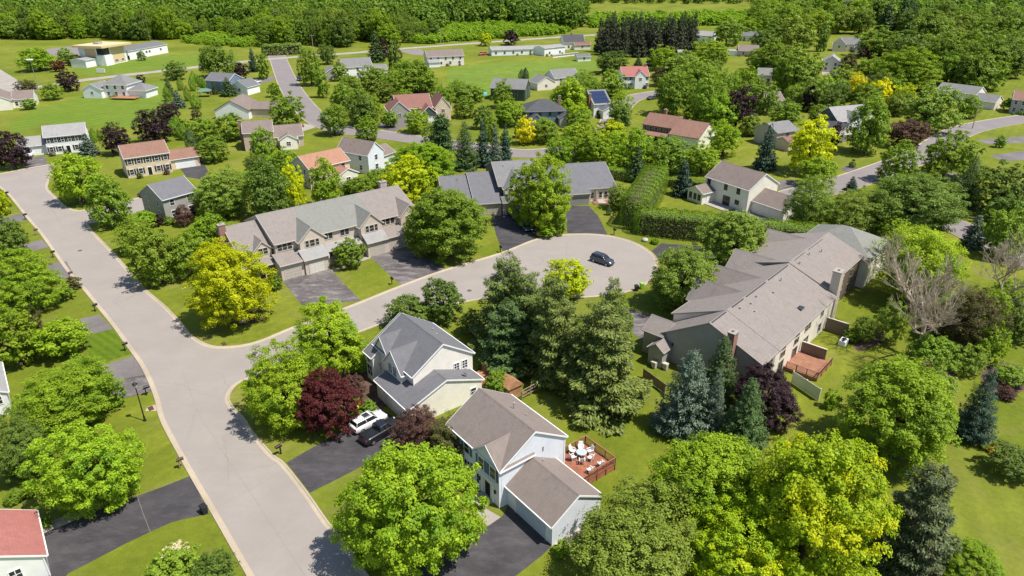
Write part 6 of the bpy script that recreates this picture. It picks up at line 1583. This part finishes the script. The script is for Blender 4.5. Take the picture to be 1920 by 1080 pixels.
for x, y, s_ in SHRUBS:
    o = link('bush', rnd.choice(PR['B2'] if s_ < .75 else PR['D1']), None, (x, y, s_ * .8), rnd.uniform(0, 6.28)); o.scale = (s_, s_, s_ * .9); set_leaf(o, rnd.choice(['green', 'thuja', 'deep', 'bronze', 'fresh']))
    tag(o, 'small rounded shrub planted against the front wall of a house', 'bush', 'shrubs along house fronts')
# ------------------------------------------------------------------ hedges
def hedge(name, label, path, hw, hgt, leaf=.19, dens=26, kind='thuja', wob=.12):
    pts = catmull([tuple(p) for p in path], 8); Lh, Rh = ribbon(pts, hw, -hw)
    P, Nn = [], []
    seg = [math.dist(pts[i], pts[i + 1]) for i in range(len(pts) - 1)]
    tot = sum(seg); per = 2 * hgt + 2 * hw
    n = int(tot * per * dens)
    prof = [(-1, 0), (-1.02, .8), (-.8, .95), (-.4, 1.0), (.4, 1.0), (.8, .95), (1.02, .8), (1, 0)]
    idx = rg.choice(len(seg), n, p=np.array(seg) / tot); f = rg.random(n); s = rg.random(n) * 7
    pa = np.array(pts)[idx]; pb = np.array(pts)[idx + 1]; c = pa + (pb - pa) * f[:, None]; d = unit(pb - pa); sd_ = np.stack([-d[:, 1], d[:, 0]], 1)
    pr = np.array(prof); k = s.astype(int); q = pr[k] + (pr[k + 1] - pr[k]) * (s - k)[:, None]
    long_ = idx + f
    wv_ = 1 + wob * .5 * (np.sin(long_ * 1.9) * .5 + np.sin(long_ * 4.3 + q[:, 1] * 3) * .5) + rg.uniform(-.10, .05, n)
    lat = q[:, 0] * hw * wv_; z = q[:, 1] * hgt * (1 + wob * .25 * np.sin(long_ * 2.7) + rg.uniform(-.05, .03, n))
    p = np.stack([c[:, 0] + sd_[:, 0] * lat, c[:, 1] + sd_[:, 1] * lat, z], 1)
    o = np.stack([sd_[:, 0] * q[:, 0], sd_[:, 1] * q[:, 0], np.where(q[:, 1] > .85, 1.2, .25)], 1)
    # rounded ends
    m_ = int(hw * hgt * 4 * dens)
    for e, sg in ((0, -1), (-1, 1)):
        c0 = np.array(pts[e]); d0 = np.array(pts[1]) - np.array(pts[0]) if e == 0 else np.array(pts[-1]) - np.array(pts[-2]); d0 = d0 / np.linalg.norm(d0) * sg
        th = rg.uniform(-1.57, 1.57, m_); zz = rg.uniform(0, 1, m_); rr = np.where(zz > .8, 1.02 - (zz - .8) * 2, 1.0) * rg.uniform(.85, 1.03, m_)
        s0 = np.array([-d0[1], d0[0]]); dr = d0[None] * np.cos(th)[:, None] * .7 + s0[None] * np.sin(th)[:, None]
        p = np.concatenate([p, np.concatenate([c0[None] + dr * (hw * rr)[:, None], (zz * hgt)[:, None]], 1)]); o = np.concatenate([o, np.concatenate([dr, np.full((m_, 1), .4)], 1)])
    nr = unit(unit(o) + rg.normal(0, .24, p.shape)); ls = rg.uniform(.7, 1.3, len(p)) * leaf
    c0 = np.array([*pts[len(pts) // 2], 0]); p = p - c0
    me = leaf_mesh('hedge_leaves', p, nr, unit(np.array([0, 0, 1.]) + rg.normal(0, .4, p.shape)), ls * 1.3, ls * .9)
    t = thing(name, label, 'hedge', tuple(c0))
    o_ = link('foliage', me, t); set_leaf(o_, kind)
    mb = MB(); rows = [[(*(np.array(Lh[i]) * .84 + np.array(Rh[i]) * .16 - c0[:2]), .05), (*(np.array(Lh[i]) * .84 + np.array(Rh[i]) * .16 - c0[:2]), hgt * .8), (*(np.array(Rh[i]) * .84 + np.array(Lh[i]) * .16 - c0[:2]), hgt * .8), (*(np.array(Rh[i]) * .84 + np.array(Lh[i]) * .16 - c0[:2]), .05)] for i in range(len(pts))]
    mb.loft(rows); mb.build('branches', M_bark, t)
hedge('hedge', 'tall wide clipped hedge running back from the turning circle', [(26.3, 140.8), (28.9, 148), (32.2, 157), (35.2, 165)], 3.1, 6.8)
hedge('hedge', 'long dark hedge between the turning circle and the white house lawn', [(27.5, 138.2), (34, 135.8), (42, 133.6), (52, 130.2), (63, 126.5)], 2.5, 5.4)
hedge('hedge', 'low clipped hedge behind the grey roofed townhouse corner', [tuple(G(1130, 332)[:2]), tuple(G(1185, 340)[:2])], 1.3, 3.0)
hedge('hedge', 'low dark hedge behind the blue green lawn spruce', [tuple(G(1225, 348)[:2]), tuple(G(1262, 350)[:2]), tuple(G(1325, 358)[:2])], 1.1, 2.4)
hedge('hedge', 'dark hedge across the top end of the sloping street', [tuple(G(498, 104)[:2]), tuple(G(562, 101)[:2])], 2.5, 6.0, .8, 2.5, 'deep')
hedge('hedge', 'clipped shrub hedge along the back of the orange roofed house', [tuple(G(646, 362)[:2]), tuple(G(692, 350)[:2])], 1.6, 2.6, kind='green')

# ------------------------------------------------------------------ bare trees
def bare(label, px, top, lean, seed, fan=.58, lv=7):
    r_ = random.Random(seed); b = G(*px); lo, hi = 1, 40
    for _ in range(30):
        m_ = (lo + hi) / 2
        if PJ(b.x, b.y, m_)[1] > top: lo = m_
        else: hi = m_
    H_ = lo; t = thing('bare_tree', label, 'tree', b); trunk, tw = MB(), MB()
    def grow(p, d, L_, r, lev):
        q = p + d * L_
        (trunk if lev < 2 else tw).tube(p, q, r, r * .68, 6 if lev < 3 else 4, cap=False)
        if lev >= lv: return
        n = 4 if lev == 0 else 3 if lev < 4 else r_.choice((2, 3, 4))
        for k in range(n):
            ax = Vector((r_.gauss(0, 1), r_.gauss(0, 1), r_.gauss(.15, .45))).normalized()
            fn_ = fan * (1.35 if lev < 2 else .8); nd = (d * (1 - fn_ * .5) + ax * fn_ + Vector((0, 0, .12))).normalized()
            st = p + d * L_ * (r_.uniform(.45, 1.0) if k else 1.0)
            grow(st, nd, L_ * r_.uniform(.62, .90), r * (.62 if k else .68) , lev + 1)
    grow(Vector((0, 0, 0)), Vector(lean).normalized(), H_ * .31, H_ * .020, 0)
    trunk.build('trunk', M_barkpale, t); tw.build('branches', M_barkpale, t)
bare('pale bare tree with many dead branches behind the round bright maple', (1718, 668), 462, (.02, .05, 1), 4)
bare('pale bare tree on the right edge in front of the leafy trees', (1872, 590), 455, (-.05, .1, 1), 9)

# ------------------------------------------------------------------ the wood along the far edge
def woodlimit(x):
    P_ = [(-80, 72), (60, 74), (110, 76), (185, 74), (260, 78), (330, 74), (400, 64), (480, 84), (500, 92), (565, 88), (640, 90), (690, 78), (740, 84), (800, 74), (850, 50), (960, 44), (980, 52), (1080, 58), (1100, 8), (1430, 8), (1440, 26), (1540, 40), (1700, 52), (1800, 75), (1940, 90), (2100, 100)]
    for (x0, y0), (x1, y1) in zip(P_, P_[1:]):
        if x0 <= x <= x1: return y0 + (y1 - y0) * (x - x0) / (x1 - x0)
    return -99
cand = []
rw = random.Random(21)
Y = 330.0
while Y < 1350:
    step = 9.5 + max(0, (Y - 500)) * .012
    X = -1150.0
    while X < 1250:
        x = X + rw.uniform(-.45, .45) * step; y = Y + rw.uniform(-.45, .45) * step
        px, py, _ = PJ(x, y, gz(x, y))
        if -70 < px < 1990 and py < woodlimit(px) and not (abs(px - 712) < 26 and 56 < py < 70) and not (60 < px < 200 and py > 74):
            cand.append((x, y, px, py))
        X += step
    Y += step * .9
cand.sort(key=lambda c: -c[3])
near, rest = cand[:290], cand[290:]
kinds_w = ['wood', 'wood', 'green', 'deep', 'deep', 'fresh', 'olive', 'fresh']
for x, y, px, py in near:
    a = rw.uniform(3.6, 8.4); b = rw.uniform(4.8, 10.0)
    if 345 < px < 500 or 760 < px < 960: a *= .7; b *= .62
    k = rw.choice(kinds_w)
    o = link('woodland_tree', rnd.choice(PR['D2'] if py > 60 else PR['D1']), None, (x, y, gz(x, y) + b * .95 + 1.0), rw.uniform(0, 6.28)); o.scale = (a, a, b); set_leaf(o, k)
    tag(o, 'leafy woodland tree in the dense wood along the far edge', 'tree', 'trees of the far wood')
# the rest of the wood reads as one mass
base = [np.empty(len(m.vertices) * 3, np.float32) for m in PR['D1']]
for m, arr in zip(PR['D1'], base): m.vertices.foreach_get('co', arr)
base = [b_.reshape(-1, 4, 3)[::2] for b_ in base]
VV = []
for x, y, px, py in rest:
    a = rw.uniform(5, 8.5); b = rw.uniform(6, 9.5); th = rw.uniform(0, 6.28); bs_ = rw.choice(base)
    if 1095 < px < 1435: a *= .6; b *= .4
    v = bs_.copy(); c_, s_ = math.cos(th), math.sin(th)
    vx = (v[..., 0] * c_ - v[..., 1] * s_) * a + x; vy = (v[..., 0] * s_ + v[..., 1] * c_) * a + y; vz = v[..., 2] * b + b + 1 + gz(x, y)
    VV.append(np.stack([vx, vy, vz], -1))
VV = np.concatenate(VV).astype(np.float32); n = len(VV)
# leaf sprays were thinned by half, so grow each one
cen = VV.mean(1, keepdims=True); VV = cen + (VV - cen) * 1.35
me = bpy.data.meshes.new('wood_mesh'); me.vertices.add(n * 4); me.vertices.foreach_set('co', VV.reshape(-1))
me.loops.add(n * 4); me.loops.foreach_set('vertex_index', np.arange(n * 4, dtype=np.int32)); me.polygons.add(n); me.polygons.foreach_set('loop_start', np.arange(0, n * 4, 4, dtype=np.int32)); me.update(calc_edges=True)
wm = leaf_mat('woodland_mass', (0.075, 0.155, 0.016), (0.190, 0.300, 0.034), (.28, .40, .055), .9)
nt_ = wm.node_tree
for nd in nt_.nodes:
    if nd.type == 'TEX_NOISE': nd.inputs['Scale'].default_value = .045
me.materials.append(wm)
o = link('forest', me); tag(o, 'dense leafy wood covering the slope along the far edge', 'forest', None, 'stuff')
# low scrub and tall meadow plants in front of the wood
def scrub(label, zone, n, kinds, a0, a1):
    r_ = random.Random(len(label)); VV = []
    xs_ = [p[0] for p in zone]; ys_ = [p[1] for p in zone]
    poly_ = [tuple(G(*p)[:2]) for p in zone]
    def inside(x, y):
        c_ = False
        for i in range(len(poly_)):
            (ax, ay), (bx, by) = poly_[i - 1], poly_[i]
            if (ay > y) != (by > y) and x < (bx - ax) * (y - ay) / (by - ay) + ax: c_ = not c_
        return c_
    lo = [min(p[k] for p in poly_) for k in (0, 1)]; hi = [max(p[k] for p in poly_) for k in (0, 1)]
    while len(VV) < n:
        x, y = r_.uniform(lo[0], hi[0]), r_.uniform(lo[1], hi[1])
        if not inside(x, y): continue
        a = r_.uniform(a0, a1); v = r_.choice(base) * np.array([a, a, a * .75]) + np.array([x, y, a * .6 + gz(x, y)]); VV.append(v)
    VV = np.concatenate(VV).astype(np.float32); cen = VV.mean(1, keepdims=True); VV = cen + (VV - cen) * 1.4; m_ = len(VV)
    me = bpy.data.meshes.new('scrub_mesh'); me.vertices.add(m_ * 4); me.vertices.foreach_set('co', VV.reshape(-1))
    me.loops.add(m_ * 4); me.loops.foreach_set('vertex_index', np.arange(m_ * 4, dtype=np.int32)); me.polygons.add(m_); me.polygons.foreach_set('loop_start', np.arange(0, m_ * 4, 4, dtype=np.int32)); me.update(calc_edges=True)
    me.materials.append(LM[kinds]); o = link('shrubbery', me); tag(o, label, 'shrubbery', None, 'stuff')
scrub('bright green scrub between the far road and the wood', [(770, 80), (850, 52), (960, 46), (1070, 50), (1066, 64), (960, 71), (850, 79), (790, 84)], 520, 'fresh', 1.6, 3.6)
scrub('scrubby bushes below the wood beyond the church wing', [(335, 80), (400, 66), (480, 78), (500, 88), (460, 90), (380, 84)], 150, 'fresh', 1.4, 3.2)
scrub('green scrub in front of the far field', [(1100, 52), (1120, 34), (1300, 32), (1430, 30), (1440, 46), (1300, 50)], 420, 'fresh', 2.2, 5.0)
# far field on the rise
m = MB(); q_ = [(75, 690), (330, 690), (330, 760), (300, 800), (250, 860), (180, 890), (70, 900)]
vs_ = [Vector((x, y, 0)) for x, y in q_]; fs_ = tessellate_polygon([vs_]); m.mesh([(x, y, gz(x, y) + .06) for x, y in q_], [tuple(f) for f in fs_]); o = m.build('field', M_field); o['kind'] = 'structure'
